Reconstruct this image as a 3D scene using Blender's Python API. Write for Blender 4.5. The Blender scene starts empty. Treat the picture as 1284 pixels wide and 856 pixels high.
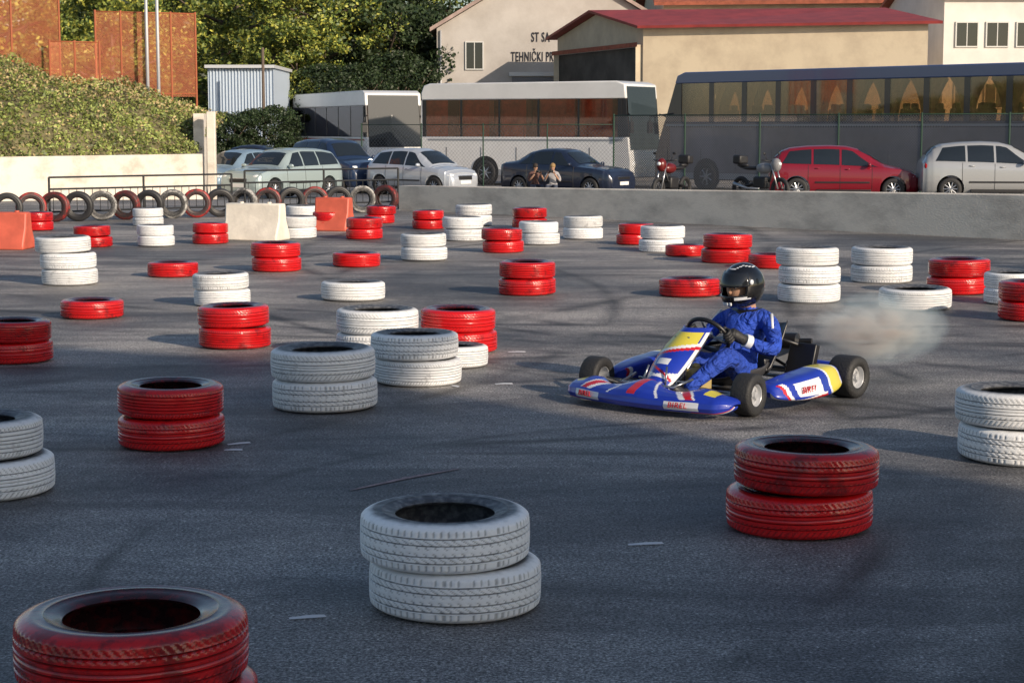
import bpy, math, random
import numpy as np
from mathutils import Vector, Matrix
rng=random.Random(11)
S=bpy.context.scene
C=S.collection
R=math.radians
K_=1.27   # depth and focal scale for positions estimated from image coordinates
# ------------------------------------------------------------------ helpers
def hexmul(c,k): return tuple(min(1,x*k) for x in c[:3])+(1,)
def M(name,col,rough=.6,metal=0,var=0.,vs=3,bump=0,bs=60,coat=0,spec=.5,col2=None,lo=.35,hi=.65,stretch=(1,1,1),alpha=1,detail=4):
    m=bpy.data.materials.new(name); m.use_nodes=True
    nt=m.node_tree; N=nt.nodes; Lk=nt.links; b=N['Principled BSDF']
    b.inputs['Roughness'].default_value=rough; b.inputs['Metallic'].default_value=metal
    b.inputs['Coat Weight'].default_value=coat; b.inputs['Specular IOR Level'].default_value=spec
    b.inputs['Base Color'].default_value=tuple(col[:3])+(1,)
    tc=N.new('ShaderNodeTexCoord'); mp=N.new('ShaderNodeMapping'); mp.inputs['Scale'].default_value=stretch
    Lk.new(tc.outputs['Object'],mp.inputs['Vector'])
    if var or col2:
        n=N.new('ShaderNodeTexNoise'); n.inputs['Scale'].default_value=vs; n.inputs['Detail'].default_value=detail; n.inputs['Roughness'].default_value=.65
        Lk.new(mp.outputs[0],n.inputs['Vector'])
        r=N.new('ShaderNodeValToRGB'); r.color_ramp.elements[0].position=lo; r.color_ramp.elements[1].position=hi
        r.color_ramp.elements[0].color=(tuple(col2[:3])+(1,)) if col2 else hexmul(col,1-var)
        r.color_ramp.elements[1].color=(tuple(col[:3])+(1,)) if col2 else hexmul(col,1+var)
        Lk.new(n.outputs['Fac'],r.inputs[0]); Lk.new(r.outputs[0],b.inputs['Base Color'])
    if bump:
        n2=N.new('ShaderNodeTexNoise'); n2.inputs['Scale'].default_value=bs; n2.inputs['Detail'].default_value=3
        Lk.new(mp.outputs[0],n2.inputs['Vector'])
        bp=N.new('ShaderNodeBump'); bp.inputs['Strength'].default_value=bump; bp.inputs['Distance'].default_value=.02
        Lk.new(n2.outputs['Fac'],bp.inputs['Height']); Lk.new(bp.outputs[0],b.inputs['Normal'])
    return m
def new_obj(name,mesh,parent=None,loc=None,rot=None):
    o=bpy.data.objects.new(name,mesh); C.objects.link(o)
    if parent: o.parent=parent
    if loc is not None: o.location=loc
    if rot is not None: o.rotation_euler=rot
    return o
def tag(o,label,cat,group=None,kind=None):
    o["label"]=label; o["category"]=cat
    if group: o["group"]=group
    if kind: o["kind"]=kind
    return o
def thing(name,label,cat,loc=(0,0,0),rz=0,group=None,kind=None):
    o=new_obj(name,None,None,loc,(0,0,rz)); o.empty_display_size=.2
    return tag(o,label,cat,group,kind)
class MB:
    def __init__(s): s.v=[];s.f=[];s.m=[]
    def add(s,vs,fs,mi=0):
        b=len(s.v); s.v+= [tuple(p) for p in vs]; s.f+=[tuple(i+b for i in f) for f in fs]; s.m+=[mi]*len(fs); return s
    def box(s,c,d,mi=0,rot=None):
        hx,hy,hz=d[0]/2,d[1]/2,d[2]/2
        P=[Vector((x,y,z)) for z in(-hz,hz) for y in(-hy,hy) for x in(-hx,hx)]
        if rot is not None:
            E=Matrix.Rotation(rot[2],3,'Z')@Matrix.Rotation(rot[1],3,'Y')@Matrix.Rotation(rot[0],3,'X'); P=[E@p for p in P]
        P=[p+Vector(c) for p in P]
        return s.add(P,[(0,2,3,1),(4,5,7,6),(0,1,5,4),(2,6,7,3),(0,4,6,2),(1,3,7,5)],mi)
    def tube(s,pts,r,n=10,mi=0,caps=True,closed=False):
        pts=[Vector(p) for p in pts]; rs=r if isinstance(r,(list,tuple)) else [r]*len(pts)
        vs=[];fs=[];k=len(pts); up=None
        for i,p in enumerate(pts):
            if closed: t=(pts[(i+1)%k]-pts[i-1])
            else: t=(pts[min(i+1,k-1)]-pts[max(i-1,0)])
            t.normalize()
            if up is None:
                up=Vector((0,0,1)) if abs(t.z)<.9 else Vector((1,0,0))
            a=t.cross(up)
            if a.length<1e-4: a=t.cross(Vector((0,1,0)))
            a.normalize(); b=a.cross(t); up=b
            for j in range(n):
                an=2*math.pi*j/n; vs.append(p+a*math.cos(an)*rs[i]+b*math.sin(an)*rs[i])
        rng_=k if closed else k-1
        for i in range(rng_):
            i2=(i+1)%k
            for j in range(n):
                fs.append((i*n+j,i*n+(j+1)%n,i2*n+(j+1)%n,i2*n+j))
        if caps and not closed:
            fs.append(tuple(range(n-1,-1,-1))); fs.append(tuple((k-1)*n+j for j in range(n)))
        return s.add(vs,fs,mi)
    def lathe(s,prof,c=(0,0,0),axis='Y',n=32,mi=0,closed=True):
        vs=[];fs=[];k=len(prof)
        for i in range(n):
            a=2*math.pi*i/n
            for (r,h) in prof:
                x,y=r*math.cos(a),r*math.sin(a)
                p={'Y':(x,h,y),'Z':(x,y,h),'X':(h,x,y)}[axis]
                vs.append((p[0]+c[0],p[1]+c[1],p[2]+c[2]))
        for i in range(n):
            i2=(i+1)%n
            for j in range(k if closed else k-1):
                j2=(j+1)%k; fs.append((i*k+j,i*k+j2,i2*k+j2,i2*k+j))
        return s.add(vs,fs,mi)
    def ball(s,c,rad,n=16,m=10,mi=0,rot=None):
        vs=[];fs=[]
        for i in range(m+1):
            th=math.pi*i/m
            for j in range(n):
                ph=2*math.pi*j/n
                p=Vector((rad[0]*math.sin(th)*math.cos(ph),rad[1]*math.sin(th)*math.sin(ph),rad[2]*math.cos(th)))
                if rot is not None: p=rot@p
                vs.append(p+Vector(c))
        for i in range(m):
            for j in range(n): fs.append((i*n+j,(i+1)*n+j,(i+1)*n+(j+1)%n,i*n+(j+1)%n))
        return s.add(vs,fs,mi)
    def prism(s,poly,y0,y1,mi=0):
        k=len(poly); vs=[(x,y0,z) for x,z in poly]+[(x,y1,z) for x,z in poly]
        fs=[tuple(range(k)),tuple(range(2*k-1,k-1,-1))]+[(i,i+k,(i+1)%k+k,(i+1)%k) for i in range(k)]
        return s.add(vs,fs,mi)
    def grid(s,fn,nu,nv,mi=0,matfn=None):
        vs=[fn(i/nu,j/nv) for i in range(nu+1) for j in range(nv+1)]
        b=len(s.v); s.v+=[tuple(p) for p in vs]
        for i in range(nu):
            for j in range(nv):
                s.f.append((b+i*(nv+1)+j,b+(i+1)*(nv+1)+j,b+(i+1)*(nv+1)+j+1,b+i*(nv+1)+j+1))
                s.m.append(matfn((i+.5)/nu,(j+.5)/nv) if matfn else mi)
        return s
    def obj(s,name,mats,parent=None,smooth=False,loc=None,rot=None,bevel=0,solid=0,fix=True,seg=2,auto=None):
        me=bpy.data.meshes.new(name); me.from_pydata(s.v,[],s.f)
        if not isinstance(mats,(list,tuple)): mats=[mats]
        for m in mats: me.materials.append(m)
        me.polygons.foreach_set('material_index',s.m)
        if fix:
            import bmesh
            bm=bmesh.new(); bm.from_mesh(me); bmesh.ops.remove_doubles(bm,verts=bm.verts,dist=1e-5) if smooth else None
            bmesh.ops.recalc_face_normals(bm,faces=bm.faces); bm.to_mesh(me); bm.free()
        if smooth:
            me.polygons.foreach_set('use_smooth',[True]*len(me.polygons))
            if auto: me.set_sharp_from_angle(angle=R(auto))
        o=new_obj(name,me,parent,loc,rot)
        if solid:
            md=o.modifiers.new('s','SOLIDIFY'); md.thickness=solid; md.offset=-1
        if bevel:
            md=o.modifiers.new('b','BEVEL'); md.width=bevel; md.segments=seg; md.limit_method='ANGLE'; md.angle_limit=R(35)
            if not smooth:
                me.polygons.foreach_set('use_smooth',[True]*len(me.polygons)); me.set_sharp_from_angle(angle=R(40))
        return o
def bake(o):
    dg=bpy.context.evaluated_depsgraph_get(); dg.update()
    me=bpy.data.meshes.new_from_object(o.evaluated_get(dg)); o.modifiers.clear(); o.data=me; return o
def skin(name,J,E,mats,parent,sub=2,root=0):
    me=bpy.data.meshes.new(name); me.from_pydata([j[0] for j in J],E,[])
    o=new_obj(name,me,parent)
    md=o.modifiers.new('k','SKIN'); md.use_smooth_shade=True
    for i,j in enumerate(J):
        r=j[1]; sv=me.skin_vertices[0].data[i]; sv.radius=(r,r) if not isinstance(r,tuple) else r; sv.use_root=(i==root)
    md2=o.modifiers.new('s','SUBSURF'); md2.levels=sub; md2.render_levels=sub
    bake(o)
    for m in mats: o.data.materials.append(m)
    o.data.polygons.foreach_set('use_smooth',[True]*len(o.data.polygons))
    return o
CAMH=1.7; FP=1790.*K_; PITCH=math.atan(268/FP)
def G(u,v):
    # projects image pixel coordinates onto the ground plane to place objects
    a=math.cos(PITCH); b=math.sin(PITCH); p=(u-642)/FP; q=(v-428)/FP
    t=CAMH/(b+q*a); return (p*t,(a-q*b)*t)
def gz(y):
    t=max(0,min(1,(y/K_-31)/16)); return -.5*t*t*(3-2*t)
# ------------------------------------------------------------------ world / light / camera
SUNAZ=Vector((.68,-.73)).normalized(); EL=R(22)
w=bpy.data.worlds.new("World"); S.world=w; w.use_nodes=True
nt=w.node_tree; sky=nt.nodes.new('ShaderNodeTexSky'); sky.sky_type='NISHITA'; sky.sun_disc=False
sky.sun_elevation=EL; sky.sun_rotation=math.atan2(SUNAZ.x,SUNAZ.y)
nt.links.new(sky.outputs[0],nt.nodes['Background'].inputs[0]); nt.nodes['Background'].inputs[1].default_value=.12
sd=bpy.data.lights.new('sun','SUN'); sd.energy=5; sd.angle=R(.5); sd.color=(1,.84,.66)
so=new_obj('sun',sd); d=Vector((SUNAZ.x*math.cos(EL),SUNAZ.y*math.cos(EL),math.sin(EL)))
so.rotation_euler=d.to_track_quat('Z','Y').to_euler(); so.location=(30,-20,30)
cd=bpy.data.cameras.new('camera'); cam=new_obj('camera',cd); S.camera=cam
cd.sensor_width=36; cd.lens=36*FP/1284; cd.clip_end=2000; cd.clip_start=.05
cam.location=(0,0,CAMH); cam.rotation_euler=(math.pi/2-PITCH,0,0)
S.view_settings.view_transform='Standard'; S.view_settings.look='None'; S.view_settings.exposure=0
# ------------------------------------------------------------------ ground
def asphalt():
    m=bpy.data.materials.new('asphalt'); m.use_nodes=True; nt=m.node_tree; N=nt.nodes; L=nt.links; b=N['Principled BSDF']
    tc=N.new('ShaderNodeTexCoord')
    def noise(sc,det=3,st=(1,1,1),rz=0,dist=0,rough=.55):
        mp=N.new('ShaderNodeMapping'); mp.inputs['Scale'].default_value=st; mp.inputs['Rotation'].default_value=(0,0,rz); L.new(tc.outputs['Object'],mp.inputs[0])
        n=N.new('ShaderNodeTexNoise'); n.inputs['Scale'].default_value=sc; n.inputs['Detail'].default_value=det; n.inputs['Distortion'].default_value=dist; n.inputs['Roughness'].default_value=rough; L.new(mp.outputs[0],n.inputs['Vector']); return n.outputs['Fac']
    def ramp(f,a,b_,ca,cb):
        r=N.new('ShaderNodeValToRGB'); e=r.color_ramp.elements; e[0].position=a; e[1].position=b_; e[0].color=ca; e[1].color=cb; L.new(f,r.inputs[0]); return r.outputs[0]
    def mix(t,f,a,b_):
        x=N.new('ShaderNodeMix'); x.data_type='RGBA'; x.blend_type=t
        if isinstance(f,float): x.inputs[0].default_value=f
        else: L.new(f,x.inputs[0])
        L.new(a,x.inputs[6]); L.new(b_,x.inputs[7]); return x.outputs[2]
    base=ramp(noise(.28,8,dist=.6,rough=.64),.38,.62,(.095,.100,.112,1),(.30,.288,.284,1))
    grain=ramp(noise(75,2),.36,.66,(.28,.28,.29,1),(1.75,1.75,1.72,1))
    grain1=ramp(noise(160,1),.36,.66,(.5,.5,.5,1),(1.45,1.45,1.43,1))
    grain2=ramp(noise(14,7,rough=.75),.3,.72,(.58,.58,.59,1),(1.38,1.37,1.35,1))
    speck=ramp(noise(48,1),.67,.72,(1,1,1,1),(2.2,2.15,2.05,1))
    skid=ramp(noise(.6,6,(.55,1.9,1),R(-24),1.4,.6),.40,.60,(.58,.58,.60,1),(1.12,1.12,1.10,1))
    # sunlight painted into the colour: mid-lot paler and warmer, the rest cooler
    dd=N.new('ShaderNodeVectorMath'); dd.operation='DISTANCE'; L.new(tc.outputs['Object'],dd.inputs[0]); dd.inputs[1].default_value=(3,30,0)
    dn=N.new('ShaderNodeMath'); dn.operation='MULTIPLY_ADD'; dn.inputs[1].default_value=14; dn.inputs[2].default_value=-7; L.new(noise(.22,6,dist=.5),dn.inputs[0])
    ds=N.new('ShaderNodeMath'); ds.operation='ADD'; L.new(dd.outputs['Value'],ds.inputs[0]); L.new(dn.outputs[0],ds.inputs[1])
    sun_mask=N.new('ShaderNodeMapRange'); sun_mask.inputs['From Min'].default_value=24; sun_mask.inputs['From Max'].default_value=13; sun_mask.inputs['To Min'].default_value=0; sun_mask.inputs['To Max'].default_value=1; L.new(ds.outputs[0],sun_mask.inputs['Value'])
    sun_tint=ramp(sun_mask.outputs[0],0,1,(.92,.94,.98,1),(1.28,1.24,1.20,1))
    c=mix('MULTIPLY',1.,base,grain); c=mix('MULTIPLY',1.,c,grain1); c=mix('MULTIPLY',1.,c,grain2); c=mix('MULTIPLY',1.,c,skid); c=mix('MULTIPLY',1.,c,speck); c=mix('MULTIPLY',1.,c,sun_tint)
    geo=tc.outputs['Object']; brk=noise(.8,5)
    for (cx,cy,r,wd,k) in [(-4,28,15.2,.12,.4),(-4,28,16.4,.11,.45),(9,21,11.0,.13,.4),(9,21,12.1,.10,.45),(-9,4,12.5,.10,.55),(-9,4,13.5,.10,.6),(3,38,22.5,.16,.4),(3,38,23.7,.14,.45),(12,3,9.6,.11,.55),(12,3,10.7,.09,.6),(-2,18,8.5,.10,.4),(1,52,29,.2,.4),(1,52,31,.2,.45),(20,15,17.5,.12,.45),(-14,18,15,.12,.5),(2,7,3.6,.06,.6),(-22,30,26,.2,.45),(-6,10,8.0,.09,.5),(6,30,16,.14,.4),(14,26,17,.16,.45),(0,0,9.4,.07,.6)]:
        d=N.new('ShaderNodeVectorMath'); d.operation='DISTANCE'; L.new(geo,d.inputs[0]); d.inputs[1].default_value=(cx,cy,0)
        s=N.new('ShaderNodeMath'); s.operation='SUBTRACT'; L.new(d.outputs['Value'],s.inputs[0]); s.inputs[1].default_value=r
        a=N.new('ShaderNodeMath'); a.operation='ABSOLUTE'; L.new(s.outputs[0],a.inputs[0])
        mr=N.new('ShaderNodeMapRange'); mr.inputs['From Min'].default_value=0; mr.inputs['From Max'].default_value=wd; mr.inputs['To Min'].default_value=1; mr.inputs['To Max'].default_value=0; L.new(a.outputs[0],mr.inputs['Value'])
        mb=N.new('ShaderNodeMapRange'); mb.inputs['From Min'].default_value=.40; mb.inputs['From Max'].default_value=.58; L.new(brk,mb.inputs['Value'])
        mm=N.new('ShaderNodeMath'); mm.operation='MULTIPLY'; L.new(mr.outputs[0],mm.inputs[0]); L.new(mb.outputs[0],mm.inputs[1])
        x=N.new('ShaderNodeMix'); x.data_type='RGBA'; x.blend_type='MULTIPLY'; L.new(mm.outputs[0],x.inputs[0]); L.new(c,x.inputs[6]); x.inputs[7].default_value=(k*.75,k*.75,k*.76,1); c=x.outputs[2]
    L.new(c,b.inputs['Base Color']); b.inputs['Roughness'].default_value=.62; b.inputs['Specular IOR Level'].default_value=.5
    bp=N.new('ShaderNodeBump'); bp.inputs['Strength'].default_value=.7; bp.inputs['Distance'].default_value=.006
    L.new(noise(80,3),bp.inputs['Height']); L.new(bp.outputs[0],b.inputs['Normal'])
    return m
g=MB(); ys=[-60,31*K_]+[(32+i)*K_ for i in range(15)]+[47*K_,900]; vs=[];fs=[]
for y in ys: vs+=[(-300,y,gz(y)),(300,y,gz(y))]
for i in range(len(ys)-1): fs.append((2*i,2*i+1,2*i+3,2*i+2))
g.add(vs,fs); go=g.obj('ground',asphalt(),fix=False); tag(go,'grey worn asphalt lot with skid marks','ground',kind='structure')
# ------------------------------------------------------------------ tyres
def tyre_mat(name,col,dark=(.018,.018,.02),scuff=.47,rough=.42,sm=.6,coat=0):
    m=bpy.data.materials.new(name); m.use_nodes=True; nt=m.node_tree; N=nt.nodes; L=nt.links; b=N['Principled BSDF']
    tc=N.new('ShaderNodeTexCoord'); oi=N.new('ShaderNodeObjectInfo')
    add=N.new('ShaderNodeVectorMath'); add.operation='ADD'; mul=N.new('ShaderNodeMath'); mul.operation='MULTIPLY'; mul.inputs[1].default_value=37
    L.new(oi.outputs['Random'],mul.inputs[0]); L.new(tc.outputs['Object'],add.inputs[0]); L.new(mul.outputs[0],add.inputs[1])
    n=N.new('ShaderNodeTexNoise'); n.inputs['Scale'].default_value=8; n.inputs['Detail'].default_value=9; n.inputs['Roughness'].default_value=.72; L.new(add.outputs[0],n.inputs['Vector'])
    va=N.new('ShaderNodeMapRange'); va.inputs['To Min'].default_value=-.04; va.inputs['To Max'].default_value=.05; L.new(oi.outputs['Random'],va.inputs['Value'])
    vs_=N.new('ShaderNodeMath'); vs_.operation='ADD'; L.new(n.outputs['Fac'],vs_.inputs[0]); L.new(va.outputs[0],vs_.inputs[1])
    r=N.new('ShaderNodeValToRGB'); r.color_ramp.elements[0].position=scuff-.10; r.color_ramp.elements[0].color=(1,1,1,1); r.color_ramp.elements[1].position=scuff; r.color_ramp.elements[1].color=(0,0,0,1); L.new(vs_.outputs[0],r.inputs[0])
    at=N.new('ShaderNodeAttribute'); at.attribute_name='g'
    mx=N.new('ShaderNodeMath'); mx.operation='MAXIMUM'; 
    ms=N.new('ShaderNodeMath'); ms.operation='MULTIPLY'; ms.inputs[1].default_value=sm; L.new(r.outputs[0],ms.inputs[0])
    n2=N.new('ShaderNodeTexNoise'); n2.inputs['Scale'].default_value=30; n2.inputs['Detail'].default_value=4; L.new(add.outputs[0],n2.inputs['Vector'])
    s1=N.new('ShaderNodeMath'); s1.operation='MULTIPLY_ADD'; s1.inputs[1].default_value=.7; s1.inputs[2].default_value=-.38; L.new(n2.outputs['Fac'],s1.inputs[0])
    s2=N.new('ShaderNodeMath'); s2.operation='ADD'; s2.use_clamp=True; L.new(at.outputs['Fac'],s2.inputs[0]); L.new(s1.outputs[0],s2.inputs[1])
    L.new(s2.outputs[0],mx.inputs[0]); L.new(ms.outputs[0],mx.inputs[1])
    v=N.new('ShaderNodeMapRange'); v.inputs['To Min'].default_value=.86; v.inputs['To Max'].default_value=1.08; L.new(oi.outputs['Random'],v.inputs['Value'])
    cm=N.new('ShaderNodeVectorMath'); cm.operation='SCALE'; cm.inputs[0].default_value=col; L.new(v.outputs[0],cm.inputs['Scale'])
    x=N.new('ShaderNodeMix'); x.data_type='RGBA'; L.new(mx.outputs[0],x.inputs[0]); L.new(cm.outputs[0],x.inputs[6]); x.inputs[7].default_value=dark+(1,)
    L.new(x.outputs[2],b.inputs['Base Color']); b.inputs['Roughness'].default_value=rough; b.inputs['Coat Weight'].default_value=coat; b.inputs['Coat Roughness'].default_value=.2
    bp=N.new('ShaderNodeBump'); bp.inputs['Strength'].default_value=.4; bp.inputs['Distance'].default_value=.003; L.new(n2.outputs['Fac'],bp.inputs['Height']); L.new(bp.outputs[0],b.inputs['Normal'])
    return m
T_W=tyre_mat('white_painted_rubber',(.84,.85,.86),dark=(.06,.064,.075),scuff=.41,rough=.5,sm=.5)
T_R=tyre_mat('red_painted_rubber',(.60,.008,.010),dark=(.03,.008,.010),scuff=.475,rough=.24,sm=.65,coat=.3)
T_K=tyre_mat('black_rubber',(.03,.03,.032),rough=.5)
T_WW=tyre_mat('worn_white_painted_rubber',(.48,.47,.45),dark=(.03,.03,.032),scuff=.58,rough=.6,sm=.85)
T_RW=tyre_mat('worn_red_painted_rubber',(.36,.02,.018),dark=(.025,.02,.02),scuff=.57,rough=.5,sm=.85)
def tyre_mesh(var,mats,NS=288):
    rows=[]
    TR=17; hw=.078
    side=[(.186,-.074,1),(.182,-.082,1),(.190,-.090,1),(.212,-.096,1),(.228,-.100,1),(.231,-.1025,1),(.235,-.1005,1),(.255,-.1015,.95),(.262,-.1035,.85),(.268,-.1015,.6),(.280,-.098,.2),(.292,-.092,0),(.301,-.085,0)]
    for r,z,gg in side: rows.append((r,z,0,gg))
    for i in range(-TR,TR+1):
        z=hw*i/TR; rows.append((.3105-.004*(abs(z)/hw)**2.5,z,1,0))
    for r,z,gg in reversed(side): rows.append((r,-z,0,gg))
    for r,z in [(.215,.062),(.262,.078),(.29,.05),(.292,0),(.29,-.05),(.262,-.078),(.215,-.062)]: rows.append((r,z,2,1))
    def gr(a,zi):
        k=a/(2*math.pi); az=abs(zi)
        if var==0:
            if az in(5,11): return 2
            if az<5: return 1 if ((k*57.6+zi*.14)%1)<.2 and az>1 else 0
            if az<11: return 1 if ((k*57.6+az*.16*(1 if zi>0 else -1))%1)<.2 else 0
            return 1 if ((k*72)%1)<.25 and az>12 else 0
        if var==1:
            if az in(4,10): return 2
            if az<4: return 1 if az==0 else 0
            if az<10: return 1 if ((k*72+az*.2)%1)<.25 and az>7 else 0
            return 1 if ((k*72+az*.12)%1)<.25 and az>11 else 0
        if var==2:
            if az in(2,7,12): return 2
            return 1 if ((k*96+az*.1)%1)<.3 and az>12 else 0
    vs=[];gs=[]; K=len(rows)
    for s in range(NS):
        a=2*math.pi*s/NS
        for j,(r,z,kd,gg) in enumerate(rows):
            if kd==1:
                zi=j-len(side)-TR; q=gr(a,zi)
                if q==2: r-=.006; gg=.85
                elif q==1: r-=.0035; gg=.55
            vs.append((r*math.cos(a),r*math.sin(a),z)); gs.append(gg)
    fs=[]
    for s in range(NS):
        s2=(s+1)%NS
        for j in range(K):
            j2=(j+1)%K; fs.append((s*K+j,s2*K+j,s2*K+j2,s*K+j2))
    me=bpy.data.meshes.new('tyre'); me.from_pydata(vs,[],fs); me.materials.append(T_K)
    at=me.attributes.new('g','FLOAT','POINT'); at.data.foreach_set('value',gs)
    me.polygons.foreach_set('use_smooth',[True]*len(fs)); me.set_sharp_from_angle(angle=R(42)); me.update()
    out={}
    for c,m in mats:
        q=me.copy(); q.materials.clear(); q.materials.append(m); out[(c,var)]=q
    return out
TM={}
for v in range(3): TM.update(tyre_mesh(v,(('W',T_W),('R',T_R),('K',T_K),('w',T_WW),('r',T_RW))))
CN={'W':'white','R':'red','K':'black','w':'faded white','r':'faded red'}
ZS=.87
def tyre(c,v,loc,rot,sc,lab,grp,zs=ZS):
    o=new_obj('painted_tyre' if c!='K' else 'tyre',TM[(c,v)],None,loc,rot); o.scale=(sc,sc,sc*zs)
    tag(o,lab,'tyre',grp); return o
STK=[ # u, front foot v, width, bottom->top colours, x-shift of each upper tyre
(180,976,290,'RR',(-.022,)),(571,787,215,'WW',(-.035,)),(1001,680,182,'RR',(.025,)),(408,520,131,'WW',(-.01,)),(216,569,132,'RR',(-.005,)),
(-14,632,164,'WW',(-.05,)),(1278,587,152,'WW',(-.02,)),(524,487,110,'WW',(-.02,)),(576,447,95,'RR',(-.01,)),(474,452,104,'WW',(0,)),(566,465,76,'W',()),
(295,440,90,'RR',(-.01,)),(21,459,84,'RR',(.0,)),(116,402,78,'R',()),(279,386,70,'WW',(-.01,)),(443,379,80,'W',()),(661,372,72,'RR',(.0,)),
(865,374,78,'R',()),(1014,381,78,'WWW',(0,-.02)),(1147,390,94,'W',()),(1105,356,76,'WW',(0,)),(1200,371,76,'RR',(.01,)),(1294,405,84,'RR',(0,)),(1268,384,62,'WW',(0,)),
(968,338,60,'R',()),(910,331,62,'RR',(.02,)),(859,323,50,'R',()),(829,317,56,'WW',(.02,)),(795,308,44,'RR',(.03,)),(731,301,50,'WW',(0,)),(677,308,50,'WW',(-.02,)),
(664,287,44,'RR',(0,)),(631,318,52,'RR',(-.02,)),(583,303,52,'WW',(-.03,)),(594,284,46,'WW',(0,)),(537,288,40,'RR',(0,)),(532,328,58,'WW',(-.01,)),
(457,301,46,'RR',(0,)),(476,281,38,'RR',(.03,)),(447,336,60,'R',()),(347,342,62,'RR',(-.01,)),(217,349,63,'R',()),(373,300,48,'WW',(0,)),(378,283,42,'WW',(.02,)),
(264,307,42,'RR',(0,)),(196,310,44,'WW',(-.01,)),(186,284,38,'WW',(0,)),(88,359,69,'WWW',(-.01,-.07)),(118,311,42,'RR',(-.02,)),(47,290,36,'RR',(0,)),(412,290,40,'RR',(0,)),
]
ti=0
for (u,vb,wd,cs,sh) in STK:
    P=Vector(G(u,vb)); dr=P.normalized(); c=P+dr*.31
    s=FP/(c.y*math.cos(PITCH)+CAMH*math.sin(PITCH)); r=max(.265,min(.34,wd/2/s)); sc=r/.31
    zs=ZS; h=.205*sc*zs
    for k,ch in enumerate(cs):
        dx=sh[k-1] if k else 0
        kinds={1:'single',2:'stack of two',3:'stack of three'}[len(cs)]
        if len(cs)==1: lab=f'{CN[ch]} painted tyre lying alone on the asphalt'
        elif k==0: lab=f'{CN[ch]} painted tyre at the bottom of a {kinds}'
        else: lab=f'{CN[ch]} painted tyre resting on top of a {kinds}' if k==len(cs)-1 else f'{CN[ch]} painted tyre in the middle of a {kinds}'
        v=[0,1,2][ti%3] if ch=='W' else (1 if ti%3 else 2)
        if ti==2: v=0
        tl=R(rng.uniform(-1,1))
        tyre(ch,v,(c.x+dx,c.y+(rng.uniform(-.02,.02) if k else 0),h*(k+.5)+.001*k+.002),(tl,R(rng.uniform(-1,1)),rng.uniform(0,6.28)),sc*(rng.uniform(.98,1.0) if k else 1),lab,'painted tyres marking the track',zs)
        ti+=1
up="KrrKwrKwrKwrKrKwr"
for i in range(17):
    u=10+i*29.6; vb=280-(i/16)*14
    x,y=G(u,vb); c=up[i]
    tyre(c,i%3,(x,y,.275),(R(90-rng.uniform(4,11)),rng.uniform(0,6.28),R(rng.uniform(-20,20))),.88,f'{CN[c]} tyre standing upright against the metal barrier','upright tyres along the barrier')
# ------------------------------------------------------------------ plastic barriers
def barrier(label,x,y,w_,h_,rz,m):
    P=MB(); P.prism([(-.26,0),(.26,0),(.24,.09),(.13,.3),(.1,h_),(-.1,h_),(-.13,.3),(-.24,.09)],-w_/2,w_/2)
    t=thing('road_barrier',label,'barrier',(x,y,.0),rz,'plastic road barriers')
    P.obj('body',m,t,bevel=.025)
    for sx in(-.25,.25): 
        Q=MB(); Q.tube([(0,sx*w_,h_-.02),(0,sx*w_,h_+.02)],.035,12); Q.obj('filler_cap',m,t,smooth=True,auto=40)
PW=M('barrier_cream',(.74,.69,.60),.55,var=.12,vs=3,bump=.2,bs=20); PO=M('barrier_orange',(.56,.11,.065),.5,var=.15,vs=3)
x,y=G(321,301); barrier('cream white plastic barrier block between tyre stacks',x,y,.92,.56,R(72),PW)
x,y=G(419,289); barrier('orange plastic barrier block on the asphalt',x,y,.60,.55,R(75),PO)
x,y=G(8,312); barrier('orange plastic barrier block at the track edge',x,y,.68,.52,R(85),PO)
SC=M('scrap_white',(.6,.62,.66),.7)
for (u,v,l,a) in [(386,775,.13,12),(810,683,.15,8),(300,557,.13,25),(293,565,.1,-5),(632,482,.12,0),(648,442,.14,2),(571,485,.1,-60)]:
    x,y=G(u,v); P=MB(); P.add([(-l/2,-.010,.004),(l*.1,-.014,.006),(l/2,-.008,.005),(l/2*.9,.008,.010),(0,.012,.010),(-l/2,.007,.006)],[(0,1,4,5),(1,2,3,4)])
    o=P.obj('paper_scrap',SC,None,loc=(x,y,0),rot=(0,0,R(a))); tag(o,'thin white strip of litter lying on asphalt','litter','litter strips on the asphalt')
CHK=M('chalk',(.38,.27,.28),.9,col2=(.20,.16,.17),vs=30,lo=.4,hi=.6)
P=MB(); a=Vector(G(440,615)+(0.004,)); b=Vector(G(576,588)+(0.004,)); n_=Vector((-(b-a).y,(b-a).x,0)).normalized()*.018
P.add([a-n_*.4,(a+b)/2-n_+Vector((0,.03,0)),b-n_*.5,b+n_*.5,(a+b)/2+n_*1.2+Vector((0,.03,0)),a+n_*.4],[(0,1,4,5),(1,2,3,4)])
o=P.obj('chalk_mark',CHK); tag(o,'faint pinkish chalk line drawn on the asphalt','marking',kind='structure')
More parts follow.
